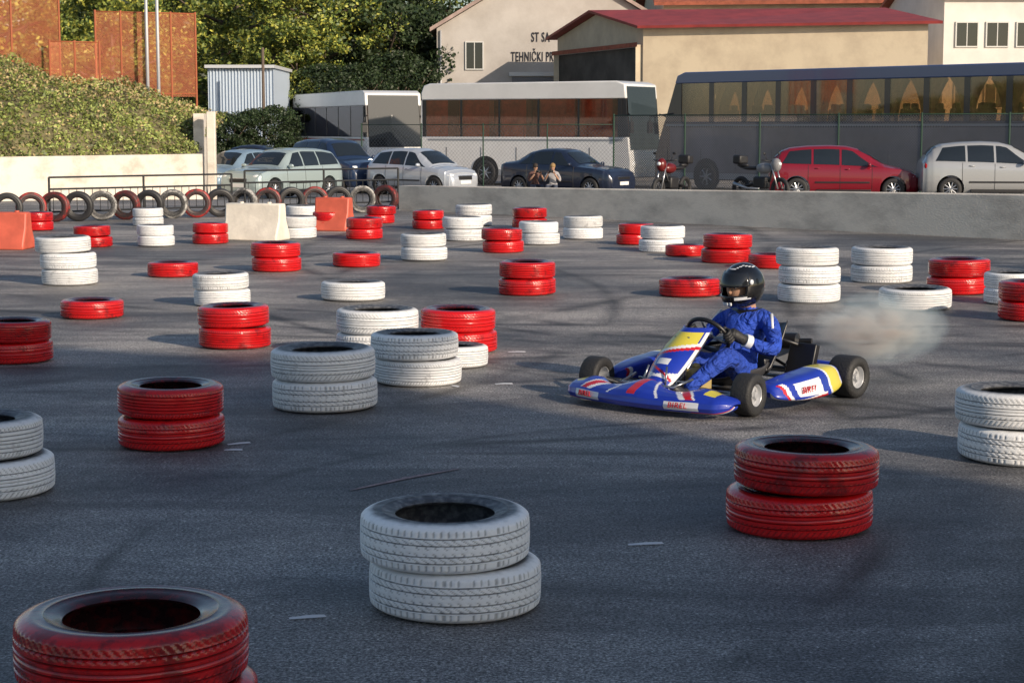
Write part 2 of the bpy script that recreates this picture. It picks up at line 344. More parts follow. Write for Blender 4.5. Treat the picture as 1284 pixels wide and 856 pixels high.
# ------------------------------------------------------------------ concrete walls
CW=M('concrete_wall',(.74,.68,.59),.85,col2=(.44,.40,.35),vs=1.1,lo=.30,hi=.56,stretch=(1,1,2.2),bump=.3,bs=25,detail=9)
CWL=M('whitewashed_wall',(.74,.68,.60),.85,col2=(.46,.40,.33),vs=1.2,lo=.25,hi=.55,stretch=(1,1,2),bump=.25,bs=20,detail=8)
def wall(name,label,pts,th,m):
    P=MB(); vs=[];n=len(pts); pts=[(x,y*K_,h) for x,y,h in pts]
    for i,(x,y,h) in enumerate(pts):
        a=Vector(pts[max(i-1,0)][:2]); b=Vector(pts[min(i+1,n-1)][:2]); d=(b-a).normalized(); nn=Vector((-d.y,d.x))*th
        vs+=[(x,y,-.6),(x,y,h),(x+nn.x,y+nn.y,h),(x+nn.x,y+nn.y,-.6)]
    fs=[(0,1,2,3),((n-1)*4,(n-1)*4+3,(n-1)*4+2,(n-1)*4+1)]
    for i in range(n-1):
        a=i*4;b=a+4; fs+=[(a,b,b+1,a+1),(a+1,b+1,b+2,a+2),(a+2,b+2,b+3,a+3)]
    P.add(vs,fs); o=P.obj(name,m,bevel=.015); tag(o,label,'wall'); return o
wall('low_wall','long low weathered concrete wall edging the track',[(-2.36,29.8,.5),(-.5,28.35,.53),(2.5,25.95,.58),(5.2,23.8,.64),(7.8,21.7,.69),(11,19.2,.72),(14,16.8,.74)],.28,CW)
wall('retaining_wall','cream whitewashed retaining wall below ivy bank',[(-20,31,1.0),(-12.4,34.2,1.0),(-10.4,37.6,.98),(-8.75,40.6,.96)],.3,CWL)
P=MB(); P.box((0,0,.85),(.24,.24,2.6)); o=P.obj('wall_pillar',CWL,bevel=.02,loc=(-8.6,41.1*K_,0)); tag(o,'cream pillar at the end of retaining wall','pillar')
wall('side_wall','pale retaining wall running back beside the bank',[(-8.9,41.5,2.1),(-11.6,56,2.2)],.3,CWL)
# ------------------------------------------------------------------ foliage
def leafmat(n,c,v,s): return M(n,c,.55,var=v,vs=s)
LEAF=[leafmat('leaf_dark',(.05,.085,.02),.5,.8),leafmat('leaf_mid',(.15,.19,.035),.45,.8),leafmat('leaf_light',(.36,.36,.06),.35,.8)]
LEAFD=[leafmat('deep_leaf_dark',(.025,.045,.014),.5,.8),leafmat('deep_leaf_mid',(.06,.095,.024),.45,.8),leafmat('deep_leaf_light',(.13,.16,.04),.35,.8)]
VINE=[leafmat('vine_dark',(.09,.12,.03),.4,1),leafmat('vine_mid',(.26,.31,.08),.35,1),leafmat('vine_dry',(.42,.33,.16),.35,1)]
BARK=M('bark',(.10,.075,.055),.9,var=.4,vs=6,bump=.5,bs=15)
def leafquads(P,c,n,rad,size,rg,mi=None):
    for _ in range(n):
        while True:
            p=Vector((rg.uniform(-1,1),rg.uniform(-1,1),rg.uniform(-1,1)))
            if p.length<1: break
        p=Vector((c[0]+p.x*rad[0],c[1]+p.y*rad[1],c[2]+p.z*rad[2]))
        a=Vector((rg.gauss(0,1),rg.gauss(0,1),rg.gauss(0,.7))).normalized(); b=a.cross(Vector((rg.gauss(0,1),rg.gauss(0,1),rg.gauss(0,1)))).normalized()
        s=size*rg.uniform(.6,1.3)
        k=mi if mi is not None else rg.choice((0,1,1,2))
        P.add([p-a*s,p-b*s*.55,p+a*s,p+b*s*.55],[(0,1,2,3)],k)
def tree_meshes(seed,H,RX,cl=95,nl=120,size=.115):
    rg=random.Random(seed); T=MB(); tips=[]
    th=H*.4
    T.tube([(0,0,-.1),(.05,0,th*.4),(.1,.05,th),(.1,.1,H*.75)],[.28,.22,.17,.05],8)
    for i in range(9):
        a=rg.uniform(0,6.28); z0=rg.uniform(th*.7,H*.7); l=RX*rg.uniform(.5,.9)
        e=(math.cos(a)*l,math.sin(a)*l,z0+rg.uniform(.8,2.2)); T.tube([(.08,.05,z0),(e[0]*.5,e[1]*.5,z0+.6),e],[.09,.06,.02],6); tips.append(e)
    K=MB()
    for i in range(cl):
        if i<len(tips): c=tips[i]
        else:
            a=rg.uniform(0,6.28); t=rg.uniform(-1,1); rr=RX*math.sqrt(max(0,1-t*t))*rg.uniform(.45,1.1)
            c=(math.cos(a)*rr,math.sin(a)*rr,H*.64+t*H*.38)
        r=rg.uniform(.35,.95)*RX/3.2
        leafquads(K,c,nl,(r,r,r*.65),size,rg)
    return T,K
TT=[]
for k,(sd_,H,RX) in enumerate([(1,9,3.6),(2,11,4.2),(3,7.5,3.4)]):
    T,K=tree_meshes(sd_,H,RX)
    a=T.obj('trunk',BARK,smooth=True); b=K.obj('crown',LEAF,fix=False)
    dk=b.data.copy(); dk.materials.clear(); [dk.materials.append(m_) for m_ in LEAFD]
    TT.append((a.data,b.data,dk)); bpy.data.objects.remove(a); bpy.data.objects.remove(b)
def tree(x,y,k,s,z=-.5,lab='leafy green deciduous tree behind the parking lot',grp='trees behind the parking lot',kk=K_,nm='tree',dark=False):
    t=thing(nm,lab,nm if nm=='tree' else 'bush',(x,y*kk,z),rng.uniform(0,6.28),grp); t.scale=(s,s,s)
    new_obj('trunk',TT[k][0],t); new_obj('crown',TT[k][2 if dark else 1],t)
for a in [(-25,70,1,1.1),(-21,74,0,1.0),(-19.5,70,0,1),(-16,80,1,1.1),(-14,84,1,1.1),(-12.6,76,0,1.2),(-9.9,75,1,1.0),(-8.8,84,1,1.3),(-17,88,1,1.3),(-23,88,1,1.4),(-29,80,1,1.3),(-10.6,69.5,2,.62),(-13,92,1,1.5),(-10.8,72,0,.8)]: tree(*a)
for a in [(-7.0,76,2,1.15),(-3.9,89,1,1.2),(-9.0,69.5,2,.66),(-7.4,69,2,.66),(-5.6,71.5,2,.75),(-6.2,79,0,1.1)]: tree(*a,dark=True,lab='dense dark green tree beside the gabled hall')
for a in [(-13.0,60.2,2,.40),(-12.0,60.6,2,.42),(-11.1,61,2,.44),(-10.2,61.5,2,.46)]: tree(*a,z=-1.0,lab='low dark green bush in front of shed',grp='bushes in front of the shed',nm='bush',dark=True)
for a in [(16.5,11.5,0,.62),(15.5,26,0,.66)]: tree(*a,z=0,lab='leafy tree added out of view to shade the lot',grp='added shade trees out of view',kk=1)  # trees added out of view to cast shade bands across the lot
P=MB(); rg=random.Random(5)
for i in range(5200):
    x=rg.uniform(-75,75); z=rg.uniform(0,1)**.8*(13+3*math.sin(x*.13)); leafquads(P,(x,160+z*.8+rg.uniform(-1,1),z),1,(.6,.6,.6),.95,rg)
def hillf(u,v):
    x=-90+180*u; return (x,163+v*40,-1+v*(15+3*math.sin(x*.13)))
o=P.obj('woodland',LEAFD,fix=False); tag(o,'dark distant wooded slope behind the buildings','woodland',kind='stuff')
P=MB(); P.grid(hillf,30,6); o=P.obj('hill',M('hill_soil',(.05,.06,.025),.9,var=.4,vs=.3),smooth=True); tag(o,'low dark green hill far behind','hill',kind='structure')
def bank(u,v):
    x0=-20+u*11.0; yw=31.0+ (3.2*(u/.68) if u<.68 else 3.2+6.2*(u-.68)/.32)
    hgt=2.6*(1-max(0,u-.58)*1.35)+.15*math.sin(u*17)
    return Vector((x0-v*(.4),(yw+.35+v*6.5)*K_,.9+hgt*(1-(1-v)**1.8)+.10*math.sin(u*31+v*9)))
P=MB(); P.grid(bank,40,14); o=P.obj('bank',M('bank_soil',(.16,.14,.07),.95,var=.5,vs=2),smooth=True); tag(o,'earth bank rising above the retaining wall','bank',kind='structure')
P=MB(); rg=random.Random(9)
for i in range(30000):
    u=rg.uniform(.38,1); v=rg.uniform(0,1)**1.1; p=bank(u,v)
    f=math.sin(u*40+v*11)+math.sin(u*90-v*23)*.7+rg.uniform(-1,1)
    k=rg.choice((1,1,1,0)) if f>-.5 else rg.choice((0,0,1))
    if rg.random()<(.40 if v>.55 else .10): k=2
    leafquads(P,(p.x,p.y,p.z+.08+.11*math.sin(u*60)*math.sin(v*25)+.07*math.sin(u*151+v*40)),1,(.15,.18,.12),.05,rg,k)
for i in range(900):
    u=rg.uniform(.38,1); p=bank(u,0); leafquads(P,(p.x,p.y-.45,p.z-.05-.15*max(0,math.sin(u*70))),1,(.1,.12,.13),.05,rg,rg.choice((0,1)))
o=P.obj('ivy',VINE,fix=False); tag(o,'dense green and dry ivy covering the bank','ivy',kind='stuff')
# ------------------------------------------------------------------ fences
def fence(name,label,p0,p1,z0,h,post_sp,sp,rw,mm,mp,pr=.03,group=None,drop=0):
    p0=Vector((p0[0],p0[1]*K_,0)); p1=Vector((p1[0],p1[1]*K_,0)); Ln=(p1-p0).length; a=math.atan2(p1.y-p0.y,p1.x-p0.x)
    t=thing(name,label,'fence',(p0.x,p0.y,z0),a,group)
    n=max(1,round(Ln/post_sp))
    for i in range(n+1):
        P=MB(); P.tube([(i*Ln/n,0,-drop),(i*Ln/n,0,h+.05)],pr,8); P.obj('post',mp,t,smooth=True,auto=40)
    P=MB(); P.tube([(0,0,h),(Ln,0,h)],pr*.6,6); P.obj('top_rail',mp,t,smooth=True)
    P=MB(); P.tube([(0,0,.1),(Ln,0,.1)],pr*.5,6); P.obj('bottom_rail',mp,t,smooth=True)
    P=MB(); k=int((Ln+h)/sp)
    for i in range(k):
        x0=i*sp-h
        for sgn in(0,1):
            a0,a1=(x0,x0+h); zz0,zz1=0,h
            if a0<0: zz0=-a0; a0=0
            if a1>Ln: zz1=h-(a1-Ln); a1=Ln
            if zz1<=zz0: continue
            q=[(Ln-a0,zz0),(Ln-a1,zz1)] if sgn else [(a0,zz0),(a1,zz1)]
            (xa,za),(xb,zb)=q; yy=.002 if sgn else -.002
            P.add([(xa-rw/2,yy,za),(xa+rw/2,yy,za),(xb+rw/2,yy,zb),(xb-rw/2,yy,zb)],[(0,1,2,3)],0)
    P.obj('wire_mesh',mm,t,fix=False)
    return t
GP=M('green_post_paint',(.02,.055,.035),.5); GW=M('galvanised_wire',(.15,.155,.17),.5,metal=.3)
OM=M('orange_mesh',(.58,.17,.07),.6,var=.15,vs=2); OP=M('rust_post',(.36,.10,.04),.6); GPOLE=M('grey_pole',(.45,.46,.48),.5,metal=.3)
fence('chain_link_fence','green posted chain link fence before parked coaches',(3.4,48.0),(16.8,40.9),-.5,2.6,2.8,.085,.022,GW,GP,.03)
fence('chain_link_fence','thin wire fence in front of the white coach',(-5.4,51.6),(3.4,48.0),-.5,2.3,2.4,.14,.007,GW,GP,.025)
fence('court_fence','tall orange mesh court fence on the bank',(-13.4,46.5),(-10.4,47.5),2.7,2.7,.75,.055,.011,OM,OP,.035,drop=1)
fence('court_fence','tall orange mesh court fence on the bank',(-20,44.5),(-14.4,46.0),3.4,3.6,1.45,.055,.011,OM,OP,.035,drop=1)
fence('court_fence','orange mesh fence stepping down the bank',(-14.6,45.6),(-13.2,46.2),2.9,1.5,.7,.055,.011,OM,OP,.035,drop=1)
for x in (-11.75,-11.4):
    P=MB(); P.tube([(0,0,-.5),(0,0,9)],[.06,.05],10); o=P.obj('pole',GPOLE,smooth=True,loc=(x,46.5*K_,0)); tag(o,'tall slim grey metal pole beside court fence','pole','grey poles')
P=MB(); P.tube([(0,0,0),(0,0,5.6)],[.08,.06],10); o=P.obj('pole',M('wood_pole',(.12,.09,.07),.9),smooth=True,loc=(-10.7,62*K_,-.5)); tag(o,'dark wooden utility pole in front of shed','pole')
RM=M('dark_rail',(.03,.032,.035),.5,metal=.4)
def railing(x0,y0,x1,y1,h,label):
    y0*=K_; y1*=K_
    L=math.hypot(x1-x0,y1-y0); t=thing('metal_railing',label,'railing',(x0,y0,0),math.atan2(y1-y0,x1-x0),'dark metal railings')
    n=max(2,int(L/1.9))
    for i in range(n+1):
        P=MB(); P.tube([(i*L/n,0,0),(i*L/n,0,h)],.022,8); P.obj('post',RM,t,smooth=True,auto=40)
    P=MB()
    for z in(h,h*.72,h*.18): P.tube([(0,0,z),(L,0,z)],.018,8)
    for i in range(int(L/.16)): P.tube([(i*.16+.08,0,h*.18),(i*.16+.08,0,h*.72)],.007,5)
    P.obj('rail',RM,t,smooth=True,auto=40)
railing(-8.6,26.6,-5.6,28.6,.78,'low dark steel railing behind upright tyres')
railing(-5.3,28.4,-2.4,30.2,.85,'dark steel railing beside parked cars')
# ------------------------------------------------------------------ vehicles
GLASS=M('car_glass',(.015,.02,.025),.06,spec=.8); CHR=M('chrome',(.7,.7,.72),.15,metal=1); RUB=M('tyre_rubber',(.02,.02,.022),.7); RIM=M('alloy_rim',(.45,.46,.48),.3,metal=.8)
HL=M('headlight_glass',(.75,.78,.8),.1,spec=.8); TL=M('tail_light',(.45,.01,.01),.15); BLK=M('black_plastic',(.015,.015,.017),.5); PLT=M('number_plate',(.75,.75,.75),.4)
def wheel(parent,x,y,r,wd,side,nsp=5):
    e=new_obj('wheel',None,parent,(x,y,r)); e.empty_display_size=.1
    P=MB(); h=wd/2; P.lathe([(r*.62,-h*.9),(r*.7,-h),(r*.93,-h*.95),(r,-h*.7),(r,h*.7),(r*.93,h*.95),(r*.7,h),(r*.62,h*.9)],n=32); P.obj('tyre',RUB,e,smooth=True,auto=50)
    P=MB(); s=side; P.lathe([(r*.64,-h*.8),(r*.64,h*.8),(r*.6,h*.8),(r*.6,-h*.8)],n=32)
    for i in range(nsp*2 if nsp<6 else nsp):
        a=math.pi*2*i/(nsp*2 if nsp<6 else nsp); 
        P.tube([(r*.1*math.cos(a),s*h*.7,r*.1*math.sin(a)),(r*.62*math.cos(a),s*h*.62,r*.62*math.sin(a))],[r*.07,r*.055],6)
    P.lathe([(0.001,s*h*.8),(r*.15,s*h*.78),(r*.17,s*h*.5),(0.001,s*h*.4)],n=16)
    P.obj('rim',RIM,e,smooth=True,auto=40)
    P=MB(); P.lathe([(0.001,-s*h*.2),(r*.6,-s*h*.2),(r*.6,-s*h*.25),(.001,-s*h*.25)],n=24); P.obj('brake_disc',BLK,e)
PROF={
'hatch':[(-.50,.36,.70,.73,.70,.60),(-.49,.24,.90,.95,.84,.66),(-.468,.2,.97,1.12,.92,.66),(-.43,.2,.98,1.30,.97,.64),(-.37,.2,.97,1.41,.99,.635),(-.25,.2,.955,1.465,1,.64),(-.10,.2,.94,1.485,1,.645),(.02,.2,.92,1.46,1,.64),(.10,.2,.91,1.375,1,.65),(.18,.2,.90,1.20,1,.69),(.265,.2,.89,.975,1,.75),(.30,.2,.88,.935,.995,.77),(.38,.2,.84,.885,.97,.74),(.44,.2,.77,.82,.91,.68),(.475,.21,.67,.72,.83,.62),(.495,.25,.56,.60,.72,.55),(.50,.32,.49,.51,.62,.5)],
'sedan':[(-.50,.36,.78,.80,.74,.64),(-.49,.24,.94,.97,.88,.74),(-.46,.2,.98,1.04,.96,.78),(-.38,.2,.98,1.07,.99,.77),(-.335,.2,.97,1.14,1,.72),(-.26,.2,.96,1.33,1,.665),(-.17,.2,.95,1.42,1,.65),(-.05,.2,.94,1.44,1,.65),(.04,.2,.93,1.40,1,.65),(.10,.2,.92,1.28,1,.67),(.205,.2,.91,.98,1,.77),(.25,.2,.90,.94,1,.79),(.36,.2,.86,.90,.98,.77),(.44,.2,.80,.85,.93,.72),(.48,.21,.70,.76,.86,.66),(.497,.25,.58,.64,.78,.6),(.50,.32,.5,.52,.7,.55)],
'wagon':[(-.50,.36,.78,.80,.78,.68),(-.49,.24,.95,1.02,.90,.72),(-.47,.2,1.0,1.22,.96,.71),(-.435,.2,1.0,1.42,.99,.68),(-.30,.2,.98,1.50,1,.67),(-.05,.2,.96,1.52,1,.67),(.05,.2,.95,1.47,1,.665),(.12,.2,.94,1.34,1,.69),(.22,.2,.93,1.0,1,.77),(.26,.2,.92,.96,1,.79),(.38,.2,.88,.91,.98,.77),(.45,.2,.80,.85,.92,.72),(.48,.22,.68,.74,.85,.66),(.495,.26,.57,.62,.78,.6),(.50,.32,.5,.52,.7,.55)]}
def car(label,kind,loc,rz,paint,L=4.0,W=1.72,H=1.0,plate=True,grille=None):
    loc=(loc[0],loc[1]*K_)
    t=thing('parked_car',label,'car',(loc[0],loc[1],gz(loc[1])),rz,'cars parked behind the low wall')
    A=np.array(PROF[kind]); xs=np.unique(np.concatenate([np.linspace(-.5,.5,81),A[:,0]]))
    D=[np.interp(xs,A[:,0],A[:,i]) for i in range(1,6)]
    for _ in range(4):
        for d_ in D: d_[2:-2]=(d_[1:-3]+2*d_[2:-2]+d_[3:-1])/4
    hw=W/2
    def sec(x):
        zl,bz,tz,w_,tw=[float(np.interp(x,xs,d_)) for d_ in D]; bz*=H;tz*=H; w_*=hw; tw*=hw
        tw=min(tw,w_*.93)
        return [(w_*.86,zl),(w_*.965,zl+.1),(w_,zl+.42*(bz-zl)),(w_*.982,zl+.78*(bz-zl)),(w_*.955,bz-.02),(w_*.935,bz),((w_*.935+tw)/2+.018,(bz+tz-.05)/2),(tw,tz-.07*min(1,(tz-bz)*4)-.004),(tw*.86,tz-.018),(tw*.45,tz+.008),(0,tz+.016)]
    P=MB(); vs=[]; K=21
    for x in xs:
        q=sec(x); vs+=[(x*L,y,z) for y,z in q]+[(x*L,-y,z) for y,z in reversed(q[:-1])]
    fs=[]
    for i in range(len(xs)-1):
        for j in range(K):
            j2=(j+1)%K; fs.append((i*K+j,i*K+j2,(i+1)*K+j2,(i+1)*K+j))
    fs.append(tuple(range(K))); fs.append(tuple((len(xs)-1)*K+j for j in range(K-1,-1,-1)))
    P.add(vs,fs); body=P.obj('body',paint,t,smooth=True)
    wr=.31; wx=(-.31*L,.325*L)
    c=MB()
    for x in wx: c.lathe([(.001,-2),(wr+.055,-2),(wr+.055,2),(.001,2)],c=(x,0,wr+.01),n=28,closed=False)
    co=c.obj('cutter',paint,t,smooth=True)
    md=body.modifiers.new('b','BOOLEAN'); md.operation='DIFFERENCE'; md.object=co; md.solver='EXACT'
    bake(body); bpy.data.objects.remove(co); body.data.set_sharp_from_angle(angle=R(38))
    body.name='body'
    def patch(name,mat,x0a,x1a,x0b,x1b,j0,j1,off=.006,n=10,both=True):
        for sy in((1,-1) if both else (1,)):
            Q=MB()
            def fn(u,v):
                jj=j0+.12+v*(j1-j0-.22); xa=x0a+(x0b-x0a)*v; xb=x1a+(x1b-x1a)*v; x=xa+(xb-xa)*u
                q=sec(x); k=int(min(jj,j1-1e-6)); fr=jj-k; a=q[k]; b=q[min(k+1,10)]
                y=a[0]+(b[0]-a[0])*fr; z=a[1]+(b[1]-a[1])*fr
                ny,nz=(b[1]-a[1]),-(b[0]-a[0]); l=math.hypot(ny,nz)+1e-9
                return (x*L,sy*(y+ny/l*off),z+nz/l*off)
            Q.grid(fn,n,max(2,(j1-j0)*3)); Q.obj(name,mat,t,smooth=True,fix=False)
    ws={'hatch':(.085,.255,-.465,-.40),'sedan':(.065,.20,-.34,-.25),'wagon':(.085,.215,-.475,-.445)}[kind]
    rr={'hatch':(-.41,-.36),'sedan':(-.31,-.22),'wagon':(-.44,-.42)}[kind]
    patch('side_window',GLASS,-.015,ws[1]-.03,-.015,ws[0]-.03,5,7)
    patch('side_window',GLASS,-.20,-.03,-.20,-.03,5,7)
    patch('side_window',GLASS,rr[0],-.215,rr[1],-.215,5,7)
    for nm,(xa,xb) in (('windshield',(ws[0]+.01,ws[1])),('rear_window',(ws[2],ws[3]))):
        Q=MB()
        def fn(u,v):
            x=xa+(xb-xa)*v; q=sec(x); yy=(u*2-1); tw=q[8][0]*1.04; y=yy*tw; z=np.interp(abs(y),[0,q[9][0],q[8][0],q[7][0]],[q[10][1],q[9][1],q[8][1],q[7][1]])
            sg=1 if xb>0 else -1
            return (x*L+sg*.008,y,float(z)+.008)
        Q.grid(fn,12,8); Q.obj(nm,GLASS,t,smooth=True,fix=False)
    for x in wx:
        for s in(1,-1): wheel(t,x,s*(hw-.10),wr,.19,s)
    for s in(1,-1):
        Q=MB(); q=sec(.44); Q.ball((.44*L,s*hw*.64,q[4][1]-.09),(.17,.19,.085),16,8,rot=Matrix.Rotation(-s*.35,3,'Z')); Q.obj('headlight',HL,t,smooth=True)
        Q=MB(); Q.ball((-.466*L,s*hw*.74,.86*H),(.08,.14,.13),12,8); Q.obj('tail_light',TL,t,smooth=True)
        Q=MB(); q=sec(.17); Q.ball((.165*L,s*(hw+.06),q[5][1]+.07),(.06,.10,.06),12,8); Q.tube([(.165*L,s*hw*.93,q[5][1]+.03),(.165*L,s*(hw+.05),q[5][1]+.05)],.02,6); Q.obj('wing_mirror',paint,t,smooth=True)
        for xx in(-.17,.03):
            Q=MB(); q=sec(xx); Q.tube([(xx*L-.1,s*(q[4][0]+.012),q[4][1]-.06),(xx*L-.02,s*(q[4][0]+.03),q[4][1]-.06),(xx*L+.06,s*(q[4][0]+.012),q[4][1]-.06)],.012,6); Q.obj('door_handle',paint,t,smooth=True)
        for xx in(-.235,-.025,.185):
            Q=MB()
            pts=[(xx*L,s*(q2[0]+.002),q2[1]) for q2 in sec(xx)[1:6]]; Q.tube(pts,.006,4); Q.obj('door_seam',BLK,t)
        Q=MB(); Q.box((-.01*L,s*(hw*1.0),.50),(L*.36,.025,.045)); Q.obj('side_moulding',BLK,t,bevel=.008)
        Q=MB(); Q.box((0,s*(hw-.015),.26),(L*.36,.05,.09)); Q.obj('sill',BLK,t,bevel=.01)
    Q=MB(); Q.box((.494*L,0,.58),(.05,W*.38,.12)); Q.obj('grille',BLK,t,bevel=.01)
    Q=MB(); Q.box((.494*L+.02,0,.655),(.03,W*.40,.018)); Q.obj('grille_trim',grille or CHR,t,bevel=.004)
    Q=MB(); Q.box((.490*L,0,.34),(.05,W*.5,.12)); Q.obj('air_intake',BLK,t,bevel=.01)
    if plate:
        Q=MB(); Q.box((.497*L+.022,0,.45),(.012,.5,.11)); Q.obj('number_plate',PLT,t)
    return t
def paint(n,c,met=.0): return M(n,c,.28,metal=met,coat=.8)
PR=paint('red_paint',(.20,.006,.016)); PWH=paint('silver_white_paint',(.42,.43,.44),.3); PS=paint('silver_paint',(.50,.54,.60),.3); PD=paint('black_blue_paint',(.012,.018,.04)); PN=paint('navy_paint',(.015,.03,.075)); PG=paint('grey_green_paint',(.34,.42,.43),.2); PB=paint('pale_blue_paint',(.22,.32,.42),.2)
car('dark red hatchback car parked behind low wall','hatch',(9.3,40.3),R(-8),PR,4.15,1.7,1.02)
car('silver hatchback car parked beside dark red car','hatch',(13.25,39.4),R(-6),PWH,4.1,1.7,1.07)
car('black sedan car parked beside the fence','sedan',(1.8,46.2),R(-36),PD,4.3,1.78,1.06)
car('silver hatchback car parked near the coach','hatch',(-2.95,47.2),R(-40),PS,3.8,1.68,1.03)
car('pale grey green estate car facing the track','wagon',(-7.0,43.6),R(-122),PG,4.1,1.7,1.0)
car('dark navy estate car parked near a coach','wagon',(-6.0,49.6),R(-52),PN,4.3,1.85,1.20)
car('pale blue hatchback parked beside retaining wall','hatch',(-9.0,47.0),R(-118),PB,3.8,1.62,1.0)
car('black car parked far back by trees','sedan',(-10.0,57.5),R(-20),PD,4.3,1.7,1.05)
car('grey hatchback parked far back by trees','hatch',(-8.0,60),R(-150),PS,3.8,1.65,1.05)
def tint(name,col,gl=.12):
    m=bpy.data.materials.new(name); m.use_nodes=True; nt=m.node_tree; N=nt.nodes; L=nt.links; N.remove(N['Principled BSDF'])
    a=N.new('ShaderNodeBsdfTransparent'); a.inputs[0].default_value=col+(1,); b=N.new('ShaderNodeBsdfGlossy'); b.inputs[0].default_value=(.9,.92,1,1); b.inputs['Roughness'].default_value=.04
    f=N.new('ShaderNodeFresnel'); f.inputs[0].default_value=1.5; mu=N.new('ShaderNodeMath'); mu.operation='ADD'; mu.inputs[1].default_value=gl-.04; L.new(f.outputs[0],mu.inputs[0])
    x=N.new('ShaderNodeMixShader'); L.new(mu.outputs[0],x.inputs[0]); L.new(a.outputs[0],x.inputs[1]); L.new(b.outputs[0],x.inputs[2]); L.new(x.outputs[0],N['Material Output'].inputs[0]); return m
TINT=tint('coach_tinted_glass',(.74,.64,.52)); TINT2=tint('coach_reflection_glass',(.82,.60,.48),.06)  # brown tint of the second glass paints in warm reflections
SEATC=M('coach_seat_fabric',(.10,.055,.05),.9,var=.3,vs=2); CURT=M('coach_curtain',(.55,.40,.22),.9,var=.25,vs=4); CURT2=M('coach_curtain_reflection',(.62,.20,.11),.9,var=.35,vs=3)  # red curtain colour doubles as painted warm reflections in the panes
def bus(label,p_front,p_back,body,trim,glass,H=3.3,slant=.45,lower=None,wz=(1.55,2.65),gap=.09,pane=1.55,roofm=None,pillar=None,curt=None,cw=.22,scallop=False):
    f=Vector((p_front[0],p_front[1]*K_)); b=Vector((p_back[0],p_back[1]*K_)); L=(f-b).length; c=(f+b)/2; rz=math.atan2(f.y-b.y,f.x-b.x)
    t=thing('coach',label,'bus',(c.x,c.y,gz(c.y)),rz,'parked coaches'); W=2.5; h=L/2
    z0,z1=wz
    def fx(z):
        if z<=1.35: return h-.06*max(0,(z-1.0)/.35)
        return h-.06-(slant+.09)*(z-1.35)/(H-.12-1.35)
    P=MB(); P.prism([(-h,.4),(-h,z0),(fx(z0),z0),(fx(1.35),1.35),(h,1.0),(h,.35)],-W/2,W/2); P.obj('body',body,t,bevel=.04,seg=2)
    P=MB(); P.prism([(-h,z1),(-h,H-.35),(-h+.12,H-.08),(-h+.4,H),(h-slant-.5,H),(fx(H-.12),H-.12),(fx(z1),z1)],-W/2,W/2); P.obj('roof',roofm or body,t,bevel=.05,seg=3)
    n=max(5,int((L-1.2)/pane)); x0=-h+.14; x1=fx(z1)-.25; wdt=(x1-x0)/n; zc=(z0+z1)/2; zh=z1-z0
    P=MB(); P.box((-h+.06,0,zc),(.12,W-.02,zh)); P.obj('rear_wall',body,t)
    for s in(1,-1):
        for i in range(n+1):
            P=MB(); g_=gap if 0<i<n else .16; P.box((x0+wdt*i,s*(W/2-.035),zc),(g_,.06,zh)); P.obj('window_pillar',pillar or BLK,t)
        P=MB(); P.prism([(x1,z0),(x1,z1),(fx(z1)-.01,z1),(fx(z0)-.01,z0)],s*(W/2-.06)-.03,s*(W/2-.06)+.03); P.obj('front_pillar',pillar or BLK,t)
        for i in range(n):
            P=MB(); P.box((x0+wdt*(i+.5),s*(W/2-.015),zc),(wdt-gap,.008,zh)); P.obj('side_window',glass,t)
            w_=cw*rng.uniform(.6,1.3); pw=wdt-gap; xa=x0+wdt*i+gap/2
            if scallop:
                # curtains drawn back to each pillar, hanging in a curve
                for e_ in(0,1):
                    P=MB(); P.grid(lambda u,v: (xa+(u*pw*(.10+.36*v**2.2) if e_==0 else pw-u*pw*(.10+.36*v**2.2)),s*(W/2-.10)+.015*math.sin(u*22),z0+v*zh),10,10); P.obj('curtain',curt or CURT,t,smooth=True,fix=False)
            else:
                P=MB(); P.grid(lambda u,v: (xa+u*pw*min(.95,w_),s*(W/2-.10)+.015*math.sin(u*22),z0+v*zh),10,1); P.obj('curtain',curt or CURT,t,smooth=True,fix=False)
        P=MB(); P.box((0,s*(W/2+.003),z0-.12),(L*.93,.012,.07)); P.obj('stripe',trim,t)
        if lower:
            P=MB(); P.box((-.1,s*(W/2+.002),(z0-.2+.62)/2),(L*.92,.014,z0-.2-.62)); P.obj('side_panel',lower,t)
        for i in range(int(L/1.6)):
            P=MB(); P.box((-h+1.2+i*1.6,s*(W/2+.0075),1.05),(.014,.01,.8)); P.obj('hatch_seam',BLK,t)
        P=MB(); P.box((0,s*(W/2+.002),.5),(L*.9,.014,.22)); P.obj('skirt',trim,t)
        for x in(-h+3.0,h-2.5):
            P=MB(); P.lathe([(.001,s*W/2-.03),(.60,s*W/2-.03),(.60,s*W/2+.016),(.001,s*W/2+.016)],c=(x,0,.52),n=30)
            P.obj('wheel_arch',BLK,t); wheel(t,x,s*(W/2-.08),.48,.28,s,7)
        P=MB(); P.ball((h-.02,s*.95,.85),(.06,.2,.13),12,8); P.obj('headlight',HL,t,smooth=True)
        P=MB(); P.box((-h-.01,s*1.05,1.1),(.04,.2,.5)); P.obj('tail_light',TL,t,bevel=.01)
        P=MB(); P.tube([(h-slant,s*1.2,2.7),(h+.1,s*1.4,2.6),(h+.1,s*1.4,2.4)],.03,6); P.box((h+.1,s*1.4,2.2),(.1,.22,.42)); P.obj('wing_mirror',BLK,t,bevel=.02)
    k=int((L-2.4)/.95)
    for i in range(k):
        for s in(1,-1):
            P=MB(); P.box((-h+.9+i*.95,s*.68,z0-.05),(.16,.92,.9),rot=(0,-.15,0)); P.box((-h+.83+i*.95,s*.45,z0+.45),(.12,.3,.24)); P.box((-h+.83+i*.95,s*.91,z0+.45),(.12,.3,.24)); P.obj('seat',SEATC,t,bevel=.04)
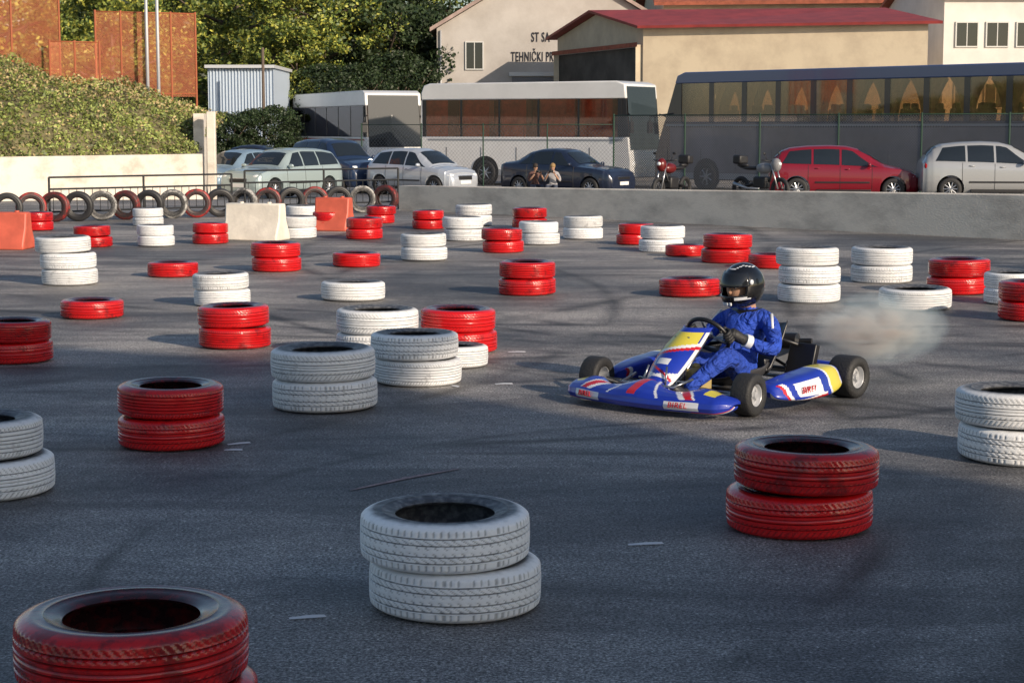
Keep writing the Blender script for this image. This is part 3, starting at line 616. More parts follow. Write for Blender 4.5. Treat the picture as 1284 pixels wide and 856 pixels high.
    zb=1.38
    P=MB(); P.add([(fx(H-.2)+.012,-1.12,H-.2),(fx(H-.2)+.012,1.12,H-.2),(fx(zb)+.014,1.15,zb),(fx(zb)+.014,-1.15,zb)],[(0,1,2,3)]); P.obj('windshield',GLASS,t,fix=False)
    P=MB(); P.box((-h-.003,0,2.4),(.014,1.9,.9)); P.obj('rear_window',GLASS,t,bevel=.003)
    return t
BW=M('coach_white',(.72,.72,.72),.3,coat=.4,var=.05,vs=1); BN=M('coach_dark',(.022,.025,.045),.2,coat=.8); BRF=M('coach_blue_roof',(.08,.12,.26),.2,coat=.8); TG=M('coach_trim_grey',(.28,.30,.33),.4); TW=M('coach_trim_white',(.5,.52,.55),.4); TRD=M('coach_trim_red',(.30,.02,.02),.4)
BGL=M('coach_grey_side',(.17,.16,.185),.3,var=.3,vs=.6,coat=.5)
bus('long dark coach with scalloped curtains and tinted windows',(6.1,52.8),(17.1,43.4),BN,TG,TINT,4.15,.9,lower=BGL,wz=(2.40,3.75),gap=.22,pane=1.4,roofm=BRF,pillar=BN,scallop=True)
bus('white coach with dark curtained windows behind fence',(5.0,53.3),(-2.9,57.2),BW,TG,TINT2,3.9,.12,wz=(1.85,3.25),gap=.07,pane=1.4,curt=CURT2,cw=.7)
bus('white coach parked near trees',(-4.9,60.5),(-9.3,69.0),BW,TRD,TINT2,3.75,.2,wz=(1.8,3.1),curt=CURT2,cw=.3)
# ------------------------------------------------------------------ buildings
STG=M('stucco_grey',(.50,.47,.44),.9,col2=(.40,.37,.34),vs=.5,lo=.35,hi=.6,bump=.2,bs=8,detail=9); STC=M('stucco_cream',(.66,.56,.41),.9,col2=(.50,.41,.30),vs=.7,lo=.3,hi=.6,bump=.2,bs=8,detail=8); STW=M('stucco_white',(.70,.68,.64),.9,var=.08,vs=.6)
RR_=M('red_sheet_roof',(.27,.035,.03),.55,var=.2,vs=1.2); TILE=M('roof_tile',(.32,.09,.05),.8,var=.25,vs=3); RG=M('grey_brown_roof',(.36,.27,.24),.7,var=.2,vs=1.5); DKI=M('painted_bay_shade',(.085,.075,.065),.9,var=.5,vs=.35); WF=M('window_frame',(.6,.6,.58),.6); SIGN=M('sign_letters',(.010,.010,.018),.6)
def window(t,c,ax,w_,h_,th=.06,nm='window'):
    ax=Vector((ax[0],ax[1],0)).normalized(); n=Vector((ax.y,-ax.x,0)); a=math.atan2(ax.y,ax.x); c=Vector(c)+n*.03
    e=new_obj(nm,None,t,c,(0,0,a))
    P=MB(); P.box((0,0,0),(w_,.02,h_)); P.obj('pane',GLASS,e)
    P=MB()
    for s in(1,-1): P.box((s*w_/2,-.015,0),(th,.07,h_+th)); P.box((0,-.013,s*h_/2),(w_-th,.065,th))
    P.box((0,-.012,0),(th*.7,.05,h_-th)); P.obj('frame',WF,e)
def house(name,label,FL,FR,BR,BL,eave,peak,wm,rm,over=.5,gable='side',thk=.2,kk=K_):
    t=thing(name,label,'building'); FL,FR,BR,BL=[Vector((p[0],p[1]*kk,0)) for p in(FL,FR,BR,BL)]
    e=Vector((0,0,eave)); P=MB(); lo=Vector((0,0,-.7))
    if gable=='side': rl,rr=(FL+BL)/2,(FR+BR)/2
    else: rl,rr=(FL+FR)/2,(BL+BR)/2
    z=Vector((0,0,peak))
    vs=[FL+lo,FR+lo,BR+lo,BL+lo,FL+e,FR+e,BR+e,BL+e,rl+z,rr+z]
    if gable=='side': fs=[(0,1,5,4),(2,3,7,6),(1,2,6,9,5),(3,0,4,8,7)]
    else: fs=[(0,1,5,8,4),(1,2,6,5),(2,3,7,9,6),(3,0,4,7)]
    P.add(vs,fs); P.obj('wall',wm,t,fix=False)
    P=MB(); th=Vector((0,0,thk))
    d=(rr-rl).normalized()*over; zz=Vector((0,0,peak+.03))
    def slab(a,b):
        ridA=rl-d+zz; ridB=rr+d+zz; ea=a-d; eb=b+d
        oa=(a-rl).normalized()*over; ob=(b-rr).normalized()*over; sl=(peak-eave)/max(.1,(a-rl).length)
        A=ea+oa+Vector((0,0,eave+.03-sl*over)); B=eb+ob+Vector((0,0,eave+.03-sl*over))
        P.add([A,B,ridB,ridA,A+th,B+th,ridB+th,ridA+th],[(0,3,2,1),(4,5,6,7),(0,1,5,4),(1,2,6,5),(2,3,7,6),(3,0,4,7)])
    if gable=='side': slab(FL,FR); slab(BL,BR)
    else: slab(FL,BL); slab(FR,BR)
    P.obj('roof',rm,t,fix=False)
    return t
HY=75*K_
t=house('hall_building','grey stucco gabled hall with sign lettering',(-3.9,75),(8.2,75),(8.2,92),(-3.9,92),6.8,10.4,STG,RG,.35,'front')
window(t,(-1.95,HY,5.4),(1,0),.9,1.4)
P=MB(); P.box((1.3,HY-.03,2.0),(2.6,.06,4.6)); P.obj('roller_door',M('door_grey',(.16,.16,.17),.6),t)
P=MB(); P.box((1.3,HY-.07,4.45),(2.9,.12,.2)); P.obj('door_lintel',WF,t)
P=MB(); P.tube([(-3.7,HY-.1,-.5),(-3.7,HY-.1,6.7)],.05,8); P.obj('drain_pipe',GPOLE,t,smooth=True)
def text(s,loc,size,t,mat,rot=(R(90),0,0),name='lettering',ext=.02,shear=0,bold=.0,sp=1.0):
    cu=bpy.data.curves.new(name,'FONT'); cu.body=s; cu.size=size; cu.extrude=ext; cu.shear=shear; cu.offset=bold*size; cu.space_character=sp
    o=new_obj(name,cu,None); dg=bpy.context.evaluated_depsgraph_get(); dg.update(); me=bpy.data.meshes.new_from_object(o.evaluated_get(dg)); bpy.data.objects.remove(o)
    me.materials.clear(); me.materials.append(mat)
    return new_obj(name,me,t,loc,rot)
text('TEHNIČKI PRE',(-.05,HY-.03,5.12),.68,t,SIGN,sp=1.12,ext=.01,bold=.012).scale=(.50,1,1)
text('ST SA',(1.00,HY-.03,6.12),.68,t,SIGN,sp=1.12,ext=.01,bold=.012).scale=(.52,1,1)
t=house('workshop_building','cream workshop with low red metal roof and open bay',(5.9,65),(17.9,62.2),(16.0,73),(2.3,73),6.15,7.1,STC,RR_,.45,'side',.12)
ax=Vector((5.9-2.3,(65-73)*K_,0)).normalized(); n=Vector((ax.y,-ax.x,0)); hl=Vector((5.9-2.3,(65-73)*K_,0)).length/2
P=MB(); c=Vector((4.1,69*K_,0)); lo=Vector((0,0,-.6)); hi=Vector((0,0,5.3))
P.add([c-ax*(hl-.3)+n*.03+lo,c+ax*(hl-.5)+n*.03+lo,c+ax*(hl-.5)+n*.03+hi,c-ax*(hl-.3)+n*.03+hi],[(0,1,2,3)]); P.obj('bay_shade_panel',DKI,t,fix=False)  # flat dark panel paints the shade inside the open bay
for k in(-hl+.1,hl-.3):
    P=MB(); q=c+ax*k+n*.1; P.box((q.x,q.y,2.4),(.26,.26,6.0)); P.obj('bay_post',STC,t)
P=MB(); P.add([c-ax*hl+n*.3+Vector((0,0,5.30)),c+ax*hl+n*.3+Vector((0,0,5.30)),c+ax*hl+n*.3+Vector((0,0,5.5)),c-ax*hl+n*.3+Vector((0,0,5.5))],[(0,1,2,3)]); P.obj('fascia',TILE,t,fix=False)
t=house('office_building','white stucco office building with dark windows',(20.6,69),(36,69),(36,80),(20.6,80),7.9,9.6,STW,TILE,.4,'side')
for i in range(7):
    window(t,(21.7+i*1.45,69*K_,6.1),(1,0),1.05,1.15); window(t,(21.7+i*1.45,69*K_,3.2),(1,0),1.05,1.15)
t=house('long_building','long pale building with red tiled roof',(8.8,84),(40,80),(40,98),(8.8,98),8.9,12.5,STC,TILE,.6,'side')
t=thing('shed','pale blue corrugated metal shed behind trees','building',(-13.5,64*K_,0)); BS=M('corrugated_blue',(.44,.52,.62),.5)
P=MB()
def cor(u,v): return (u*2.9,.04*math.sin(u*130),-.6+v*4.9)
P.grid(cor,240,1); P.add([(2.9,0,-.6),(2.9,6,-.6),(2.9,6,4.3),(2.9,0,4.3)],[(0,1,2,3)]); P.add([(0,0,-.6),(0,6,-.6),(0,6,4.3),(0,0,4.3)],[(0,1,2,3)]); P.obj('wall',BS,t,smooth=False,fix=False)
P=MB(); P.box((1.45,3,4.38),(3.1,6.5,.14)); P.obj('roof',TW,t)
# building added out of view to shade the near part of the lot
t=house('shade_building','tall cream building added out of view for shade',(14,-40),(19,-40),(19,-9.3),(14,-9.3),12.0,13.2,STC,TILE,.3,'front',kk=1)
for i in range(5): 
    for z in(3,6.5,10): window(t,(14,-14-i*5,z),(0,-1),1.6,1.4)
# ------------------------------------------------------------------ kart
ang=math.atan2(-.731,-.683); KC=(1.34,11.44,0)
kart=thing('go_kart','blue racing kart with white red yellow graphics driving','go-kart',KC,ang)
KB=M('kart_blue',(.012,.035,.36),.28,coat=.5,var=.15,vs=4); KW=M('kart_white',(.68,.70,.74),.3,coat=.5); KR=M('kart_red',(.5,.012,.02),.3,coat=.5); KY=M('kart_yellow',(.60,.52,.06),.35,coat=.4); KS=M('kart_steel',(.35,.36,.38),.3,metal=.9); KK=M('kart_black',(.012,.012,.014),.4); KRB=M('kart_slick_rubber',(.02,.02,.021),.65,bump=.3,bs=80); KT=M('tank_tan',(.42,.33,.14),.4); SEATM=M('seat_shell',(.05,.05,.055),.35); KRIM=M('kart_rim',(.55,.56,.58),.3,metal=.4)
NP=[(-.10,.036),(-.04,.030),(.0,.040),(.018,.068),(.010,.098),(-.02,.120),(-.06,.134),(-.11,.138),(-.15,.128)]
NH=.63
def nose(u,v):
    y=-NH+2*NH*u; t_=abs(y)/NH; e=max(0,(t_-.86)/.14); xf=.93-.12*t_**2.0-.07*e**2
    k=v*(len(NP)-1); i=min(int(k),len(NP)-2); f_=k-i; a=NP[i];b=NP[i+1]
    px=a[0]+(b[0]-a[0])*f_; pz=a[1]+(b[1]-a[1])*f_
    sh=math.sqrt(max(.02,1-e*e)); cz=.085
    pz=cz+(pz-cz)*sh; px=px*(.35+.65*sh)
    bump=math.exp(-(y/.14)**2); rb=math.exp(-((abs(y)-.42)/.09)**2)
    up=(.050*bump+.030*rb)*max(0,min(1,(v-.45)*2.6))
    back=-(.10*bump+.04*rb)*max(0,(v-.6)/.4)
    return (xf+px+back,y,pz+up)
def nosem(u,v):
    y=abs(-NH+2*NH*u)
    if .16<v<.22: return 1 if y>.10 else 0
    if .22<v<.27 and y>.42: return 2
    if v>.55:
        q=y-(.9-v)*.3
        if .24<q<.275: return 1
        if .275<q<.325: return 2
        if .325<q<.34: return 1
        if .08<q<.10: return 1
        if y<.03: return 2
        if .46<y<.54 and v>.7: return 3
    if .30<v<.50 and .25<y<.47: return 1
    return 0
P=MB(); P.grid(nose,120,64,matfn=nosem); P.obj('nose_fairing',[KB,KW,KR,KY],kart,smooth=True,solid=.008,fix=False)
for s in(1,-1):
    ym=s*.36; xx=.93-.12*(.36/.63)**2
    dl=math.atan(2*.12*(.36)/(.63**2))*s
    text('BIREL',(xx+.026+math.sin(dl)*.075,ym-.075*math.cos(dl),.066),.046,kart,KR,rot=(R(90),0,R(90)+dl),name='logo',ext=.003,shear=.2,bold=0,sp=1.15)
P=MB(); P.tube([(.62,-.45,.1),(.76,-.38,.1),(.82,0,.1),(.76,.38,.1),(.62,.45,.1)],.011,8); P.tube([(.6,-.22,.19),(.76,-.2,.155),(.76,.2,.155),(.6,.22,.19)],.009,8); P.obj('front_bumper',KS,kart,smooth=True)
def nas(u,v):
    y=(u*2-1); wv=.095+.055*math.sin(min(1,v*1.05)*2.4)-.02*v; x=.72-.36*v-.11*(y*y)*(.4+.6*v)+.035*math.sin(v*3.1); z=.18+.29*v**1.1-.05*(y*y)*(1-v)
    return (x,y*wv,z)
def nasm(u,v):
    y=abs(u*2-1); ys=u*2-1
    if v>.92: return 0
    if v>.66+.10*ys and y<.86: return 3
    if .61+.10*ys<v<.66+.10*ys: return 1
    if .56+.10*ys<v<.61+.10*ys: return 2
    if .34<v<.46 and y<.34: return 1
    if y>.88: return 1
    if .22<v+.15*ys<.26: return 2
    if .10<v<.14+.12*y: return 1
    return 0
P=MB(); P.grid(nas,36,64,matfn=nasm); P.obj('steering_fairing',[KB,KW,KR,KY],kart,smooth=True,solid=.006,fix=False)
P=MB()
for s in(1,-1): P.tube([(.70,s*.09,.15),(.66,s*.07,.26)],.007,6); P.tube([(.45,s*.04,.12),(.42,s*.05,.42)],.008,6)
P.obj('fairing_bracket',KS,kart,smooth=True)
for s in(1,-1):
    def pod(u,v):
        x=-.37+.74*u; a=v*2*math.pi
        sh=min(1,math.sin(math.pi*min(max(u,.0),1))**.28+.02)
        hy=.095*sh; hz=(.070+.034*(1-u)**1.5)*sh
        cy=.60+.02*math.sin(u*3.1); cz=.125+.036*(1-u)**1.5
        ca,sa=math.cos(a),math.sin(a); e=.5
        yy=math.copysign(abs(ca)**e,ca); zz=math.copysign(abs(sa)**e,sa)
        return (x,s*(cy+hy*yy-.025*zz),cz+hz*zz)
    def podm(u,v):
        a=v*2*math.pi; zz=math.sin(a); out=math.cos(a); w_=u-.06*zz
        if w_<.06: return 0
        if .06<=w_<.09: return 1
        if .09<=w_<.29: return 3
        if .29<=w_<.32: return 1
        if zz>.62: return 0
        if .32<=w_<.38: return 0
        if out>0 and -.78<zz-.3*math.sin(u*5)<-.60: return 1
        if out>0 and zz-.3*math.sin(u*5)<=-.78: return 2
        if .84<w_<.88: return 1
        if .88<=w_<.91: return 2
        if .43<w_<.77 and out>0 and -.40<zz<.34: return 1
        return 0
    P=MB(); P.grid(pod,90,80,matfn=podm); P.obj('side_pod',[KB,KW,KR,KY],kart,smooth=True,fix=True)
    if s>0:
        text('BIREL',(.170,.7205,.106),.058,kart,KR,rot=(R(90),0,R(180)),name='logo',ext=.002,shear=.25,bold=0,sp=1.15)
P=MB()
for s in(1,-1):
    P.tube([(-.62,s*.30,.075),(-.3,s*.33,.07),(.1,s*.26,.06),(.45,s*.22,.06),(.72,s*.24,.07)],.015,8)
    P.tube([(.52,s*.2,.07),(.52,s*.52,.12)],.014,8)
    P.tube([(-.30,s*.33,.07),(-.30,s*.6,.09),(.25,s*.6,.09),(.2,s*.25,.06)],.010,8)
    P.tube([(.50,s*.50,.12),(.40,s*.25,.10),(.33,0,.1)],.008,6)
for x in(-.62,-.3,.05,.52,.72): P.tube([(x,-.27,.07),(x,.27,.07)],.013,8)
P.obj('chassis_frame',KS,kart,smooth=True)
P=MB(); P.box((.36,0,.045),(.72,.50,.006)); P.obj('floor_tray',KK,kart)
P=MB(); P.tube([(-.52,-.64,.135),(-.52,.64,.135)],.02,12); P.obj('rear_axle',KS,kart,smooth=True)
P=MB(); P.tube([(-.62,-.3,.09),(-.74,-.56,.12),(-.78,-.5,.14),(-.80,0,.15),(-.78,.5,.14),(-.74,.56,.12),(-.62,.3,.09)],[.014,.028,.032,.032,.032,.028,.014],10); P.obj('rear_bumper',KB,kart,smooth=True)
P=MB(); P.lathe([(.02,-.004),(.09,-.004),(.09,.004),(.02,.004)],c=(-.52,.18,.14),n=28); P.obj('brake_disc',KS,kart)
def kwheel(x,y,r,wd,s,turn=0):
    e=new_obj('wheel',None,kart,(x,y,r),(0,0,turn)); h=wd/2
    P=MB(); P.lathe([(r*.52,-h*.85),(r*.62,-h*.97),(r*.85,-h),(r*.97,-h*.86),(r,-h*.7),(r,h*.7),(r*.97,h*.86),(r*.85,h),(r*.62,h*.97),(r*.52,h*.85)],n=40); P.obj('tyre',KRB,e,smooth=True,auto=60)
    P=MB(); P.lathe([(r*.53,-h*.86),(r*.57,-h*.90),(r*.5,-h*.8),(r*.46,0),(r*.5,h*.8),(r*.57,h*.90),(r*.53,h*.86),(r*.5,0)],n=32)
    P.lathe([(.018,s*h*.55),(r*.49,s*h*.45),(r*.49,s*h*.38),(.018,s*h*.4)],n=24); P.lathe([(.001,s*h*.82),(.02,s*h*.8),(.026,s*h*.4),(.001,s*h*.3)],n=12)
    for i in range(3):
        a=i*2.094; P.tube([(r*.25*math.cos(a),s*h*.4,r*.25*math.sin(a)),(r*.25*math.cos(a),s*h*.7,r*.25*math.sin(a))],.008,6)
    P.obj('rim',KRIM,e,smooth=True,auto=40)
for s in(1,-1):
    kwheel(.54,s*.59,.128,.13,s,R(8)); kwheel(-.52,s*.60,.134,.18,s)
def seat(u,v):
    a=(u-.5)*math.pi*1.15; t_=v
    sx=[.12,.0,-.16,-.30,-.40,-.47]; sz=[.13,.07,.055,.13,.28,.44]; k=t_*5; i=min(int(k),4); f_=k-i
    x=sx[i]+(sx[i+1]-sx[i])*f_; z=sz[i]+(sz[i+1]-sz[i])*f_; w_=.20; rise=.13*(1-abs(t_-.45)*.8)
    y=w_*math.sin(a*.87); r_=rise*(1-math.cos(a*.87))
    return (x+(r_*.75 if t_>.5 else 0)*1.0,y,z+r_*(1.1 if t_<=.55 else .35))
P=MB(); P.grid(seat,20,24); P.obj('seat',SEATM,kart,smooth=True,solid=.008,fix=False)
wc=Vector((.15,0,.405)); ux=Vector((.60,0,.80)).normalized(); uy=Vector((0,1,0))
wr=.145
def ring(a): return wc+ux*math.cos(a)*wr*.92+uy*math.sin(a)*wr
e=new_obj('steering_wheel',None,kart)
P=MB(); P.tube([ring(2*math.pi*i/40) for i in range(40)],.014,10,closed=True); P.obj('rim',KK,e,smooth=True)
for a in(0,2.1,-2.1): P=MB(); P.tube([wc,ring(a)],.010,8); P.obj('spoke',KS,e,smooth=True)
P=MB(); P.ball(wc,(.03,.03,.03),10,6); P.obj('hub',KS,e,smooth=True)
P=MB(); P.tube([wc,(.50,0,.10)],.011,8); P.obj('steering_column',KS,kart,smooth=True)
P=MB(); P.box((.30,0,.14),(.2,.15,.15)); P.tube([(.28,.0,.2),(.28,0,.24)],.03,12); P.obj('fuel_tank',KT,kart,bevel=.025)
for s in(1,-1):
    P=MB(); P.tube([(.64,s*.12,.06),(.62,s*.12,.17),(.62,s*.18,.17)],.008,6); P.obj('pedal',KS,kart,smooth=True)
P=MB(); P.box((-.26,-.40,.17),(.20,.16,.18)); P.lathe([(.001,.10),(.075,.10),(.075,.2),(.001,.2)],c=(-.26,-.40,.15),axis='Z',n=20)
for i in range(6): P.lathe([(.001,0),(.09,0),(.09,.008),(.001,.008)],c=(-.26,-.40,.27+i*.016),axis='Z',n=20)
P.obj('engine',KS,kart,bevel=.006)
P=MB(); P.tube([(-.2,-.40,.22),(-.02,-.42,.2),(-.1,-.5,.22),(-.45,-.45,.26),(-.55,-.2,.30)],[.025,.03,.045,.05,.03],12); P.obj('exhaust_pipe',KS,kart,smooth=True)
P=MB(); P.tube([(-.50,-.24,.30),(-.505,-.22,.30),(-.60,.16,.315),(-.605,.17,.315)],[.03,.055,.055,.03],16); P.tube([(-.605,.17,.315),(-.63,.25,.32)],.02,10); P.obj('silencer',KK,kart,smooth=True,auto=40)
P=MB(); P.box((-.42,.32,.22),(.05,.20,.22),rot=(0,-.3,0)); P.obj('radiator',KK,kart,bevel=.008)
P=MB(); P.tube([(-.40,.30,.32),(-.36,.15,.36),(-.30,-.1,.34),(-.28,-.34,.28)],.012,8); P.tube([(-.44,.26,.14),(-.5,.05,.20),(-.3,-.34,.2)],.011,8); P.obj('coolant_hose',KK,kart,smooth=True)
P=MB(); P.box((-.66,0,.2),(.03,.26,.2),rot=(0,-.2,0)); P.obj('rear_number_panel',KW,kart,bevel=.01)
# ------------------------------------------------------------------ driver
drv=thing('person','driver in blue race suit and black helmet steering','person',KC,ang)
def suitmat():
    m=M('race_suit_blue',(.015,.06,.42),.8,var=.3,vs=7); nt=m.node_tree; N=nt.nodes; L=nt.links; b=N['Principled BSDF']
    tc=N.new('ShaderNodeTexCoord'); n=N.new('ShaderNodeTexNoise'); n.inputs['Scale'].default_value=11; n.inputs['Detail'].default_value=2; n.inputs['Distortion'].default_value=1.6; L.new(tc.outputs['Object'],n.inputs['Vector'])
    bp=N.new('ShaderNodeBump'); bp.inputs['Strength'].default_value=1; bp.inputs['Distance'].default_value=.06; L.new(n.outputs['Fac'],bp.inputs['Height']); L.new(bp.outputs[0],b.inputs['Normal']); return m
SUIT=suitmat(); SKIN=M('skin',(.40,.23,.155),.5,var=.08,vs=20); GLV=M('glove_black',(.02,.02,.022),.6,bump=.3,bs=60); SHOE=M('shoe_dark',(.03,.03,.035),.5)
J=[((-.14,0,.16),(.12,.14)),((-.18,0,.26),(.11,.13)),((-.24,0,.38),(.115,.152)),((-.27,0,.47),(.10,.14)),((-.26,0,.535),.060),((-.235,0,.60),.065),((-.215,0,.67),.088),((-.20,0,.745),.07)]
E=[(0,1),(1,2),(2,3),(3,4),(4,5),(5,6),(6,7)]
for s in(1,-1):
    b=len(J)
    J+=[((-.27,s*.125,.475),.072),((-.25,s*.195,.455),.062),((-.20,s*.255,.375),.053),((-.14,s*.30,.30),.048),((-.045,s*.245,.335),.043),((.055,s*.19,.385),.034)]
    E+=[(3,b),(b,b+1),(b+1,b+2),(b+2,b+3),(b+3,b+4),(b+4,b+5)]
    b=len(J)
    J+=[((-.06,s*.10,.145),.095),((.10,s*.17,.225),.083),((.25,s*.215,.30),.070),((.36,s*.19,.235),.057),((.50,s*.14,.14),.045),((.545,s*.13,.095),.042)]
    E+=[(0,b),(b,b+1),(b+1,b+2),(b+2,b+3),(b+3,b+4),(b+4,b+5)]
body=skin('body',J,E,[SUIT,SKIN],drv,2,0)
for p in body.data.polygons:
    if p.center.z>.555 and abs(p.center.y)<.15: p.material_index=1
for s in(1,-1):
    P=MB(); P.ball((.60,s*.13,.085),(.115,.045,.042),16,10,rot=Matrix.Rotation(R(-35),3,'Y')); P.ball((.55,s*.13,.075),(.05,.042,.05),12,8); P.obj('shoe',SHOE,drv,smooth=True)
    P=MB(); P.tube([(.005,s*.213,.363),(.040,s*.197,.378)],[.046,.043],16); P.obj('cuff',KW,drv,smooth=True,auto=40)
    P=MB(); a0=s*R(88)
    rc=ring(a0); tg=(ring(a0+.02)-ring(a0-.02)).normalized()
    if tg.dot(ux)<0: tg=-tg
    outw=(rc-wc).normalized(); bk=outw.cross(tg).normalized()
    if bk.x>0: bk=-bk
    wrist=Vector((.055,s*.19,.385))
    palm=rc+bk*.036+outw*.006
    P.tube([wrist-Vector((.03,-s*.014,.012)),wrist,(wrist+palm)/2,palm,palm+tg*.012],[.034,.033,.036,.034,.02],12)
    for i,(ln,rr_) in enumerate(((.88,.0100),(.97,.0105),(1.0,.0105),(.92,.010))):
        off=tg*(-.032+i*.0205); pts=[]
        for k in range(7):
            th=-.3+(k/6)*3.7*ln
            pts.append(rc+off+(bk*math.cos(th)+outw*math.sin(th))*.029)
        P.tube(pts,[rr_*1.1,rr_*1.1,rr_*1.05,rr_,rr_,rr_*.9,rr_*.7],8)
    pts=[palm+tg*.02-outw*.018,palm+tg*.035-outw*.03,rc+tg*.045-outw*.028-bk*.002,rc+tg*.05-outw*.012-bk*.022]
    P.tube(pts,[.013,.0125,.0115,.008],8)
    P.obj('glove',GLV,drv,smooth=True)
P=MB(); P.tube([(-.32,-.06,.52),(-.285,-.085,.53),(-.23,-.085,.525),(-.195,0,.515),(-.23,.085,.525),(-.285,.085,.53),(-.32,.06,.52)],.022,10); P.obj('collar',KK,drv,smooth=True)
for s in(1,-1):
    P=MB(); P.tube([(-.25,s*.195,.520),(-.19,s*.248,.432)],.012,6); P.obj('sleeve_stripe',KW,drv,smooth=True)
hc=Vector((-.205,0,.695)); HB=M('helmet_black',(.006,.006,.007),.14,coat=.6); HS=M('helmet_silver',(.62,.64,.68),.2,coat=.6); VIS=M('visor_smoke',(.012,.014,.018),.06,spec=.6)
hd=new_obj('helmet',None,drv,hc,(0,R(6),R(-6)))
def hp(ph,th,k=1.0):
    cx=.158; cy=.128; cz=.148
    ct=math.cos(th); x=cx*math.cos(ph)*ct; y=cy*math.sin(ph)*ct; z=cz*math.sin(th)
    if th<0: 
        fr=max(0,math.cos(ph)); x+=.035*fr*min(1,-th*1.6); z*=.98; 
    if z<-.125: z=-.125
    return (x*k,y*k,z*k)
P=MB(); nu,nv=64,40
vs=[hp(-math.pi+2*math.pi*i/nu,-R(75)+R(165)*j/nv) for i in range(nu) for j in range(nv+1)]
fs=[];ms=[]
for i in range(nu):
    ph=-180+360*(i+.5)/nu
    for j in range(nv):
        th=-75+165*(j+.5)/nv
        if abs(ph)<54 and -17<th<22: continue
        fs.append((i*(nv+1)+j,((i+1)%nu)*(nv+1)+j,((i+1)%nu)*(nv+1)+j+1,i*(nv+1)+j+1))
        mm=0
        if -36<th-8*math.sin(math.radians(ph*2))<-30 and 26<abs(ph)<75: mm=1
        if 58<th+6*math.cos(math.radians(ph*3))<62: mm=1
        ms.append(mm)
P.v=vs; P.f=fs; P.m=ms; P.obj('shell',[HB,HS],hd,smooth=True,solid=.012,fix=False)
P=MB(); P.grid(lambda u,v: hp(R(-66+132*u),R(5+36*v),1.045),32,10); P.obj('visor',VIS,hd,smooth=True,solid=.004,fix=False)
for s in(1,-1):
    P=MB(); q=hp(R(s*72),R(14),1.03); P.ball(q,(.018,.01,.018),12,8); P.obj('visor_pivot',HS,hd,smooth=True)
for ph in(-14,0,14): 
    P=MB(); q=hp(R(ph),R(-40),1.02); P.box(q,(.012,.02,.02)); P.obj('chin_vent',HS,hd,bevel=.003)
fc=MB(); fc.ball((.03,0,-.012),(.092,.076,.105),24,16); fc.ball((.122,0,-.018),(.018,.013,.022),12,8); fc.ball((.112,0,-.062),(.013,.026,.008),12,6)
fc.ball((.005,.078,-.012),(.016,.008,.028),10,6); fc.ball((.005,-.078,-.012),(.016,.008,.028),10,6)
fc.obj('face',SKIN,hd,smooth=True)
EW=M('eye_white',(.7,.68,.65),.2); ED=M('eye_dark',(.02,.012,.01),.1)
for s in(1,-1):
    P=MB(); P.ball((.107,s*.031,.008),(.012,.014,.009),12,8,0); P.ball((.1165,s*.031,.008),(.005,.007,.007),10,6,1); P.obj('eye',[EW,ED],hd,smooth=True)
    P=MB(); P.tube([(.112,s*.014,.024),(.112,s*.03,.030),(.100,s*.048,.025)],[.004,.005,.003],6); P.obj('eyebrow',ED,hd,smooth=True)
# ------------------------------------------------------------------ smoke
def smoke():
    m=bpy.data.materials.new('exhaust_smoke'); m.use_nodes=True; nt=m.node_tree; N=nt.nodes; L=nt.links
    N.remove(N['Principled BSDF']); out=N['Material Output']; pv=N.new('ShaderNodeVolumeScatter'); pv.inputs['Color'].default_value=(.62,.84,1,1); pv.inputs['Anisotropy'].default_value=-.35
    tc=N.new('ShaderNodeTexCoord'); n=N.new('ShaderNodeTexNoise'); n.inputs['Scale'].default_value=1.6; n.inputs['Detail'].default_value=6; n.inputs['Distortion'].default_value=1.1; n.inputs['Roughness'].default_value=.5; L.new(tc.outputs['Object'],n.inputs['Vector'])
    ln=N.new('ShaderNodeVectorMath'); ln.operation='LENGTH'; L.new(tc.outputs['Object'],ln.inputs[0])
    f=N.new('ShaderNodeMapRange'); f.inputs['From Min'].default_value=1; f.inputs['From Max'].default_value=0; L.new(ln.outputs['Value'],f.inputs['Value'])
    r=N.new('ShaderNodeMapRange'); r.inputs['From Min'].default_value=.36; r.inputs['From Max'].default_value=.64; L.new(n.outputs['Fac'],r.inputs['Value'])
    a=N.new('ShaderNodeMath'); a.operation='MULTIPLY'; L.new(f.outputs[0],a.inputs[0]); L.new(r.outputs[0],a.inputs[1])
    b=N.new('ShaderNodeMath'); b.operation='MULTIPLY'; b.inputs[1].default_value=15.; L.new(a.outputs[0],b.inputs[0]); L.new(b.outputs[0],pv.inputs['Density']); L.new(pv.outputs[0],out.inputs['Volume'])
    return m
P=MB(); P.ball((0,0,0),(1,1,1),24,16); o=P.obj('smoke',smoke(),smooth=True,loc=(2.55,12.45,.33)); o.scale=(.48,.36,.27); tag(o,'thin bluish exhaust smoke drifting behind the kart','smoke',kind='stuff')
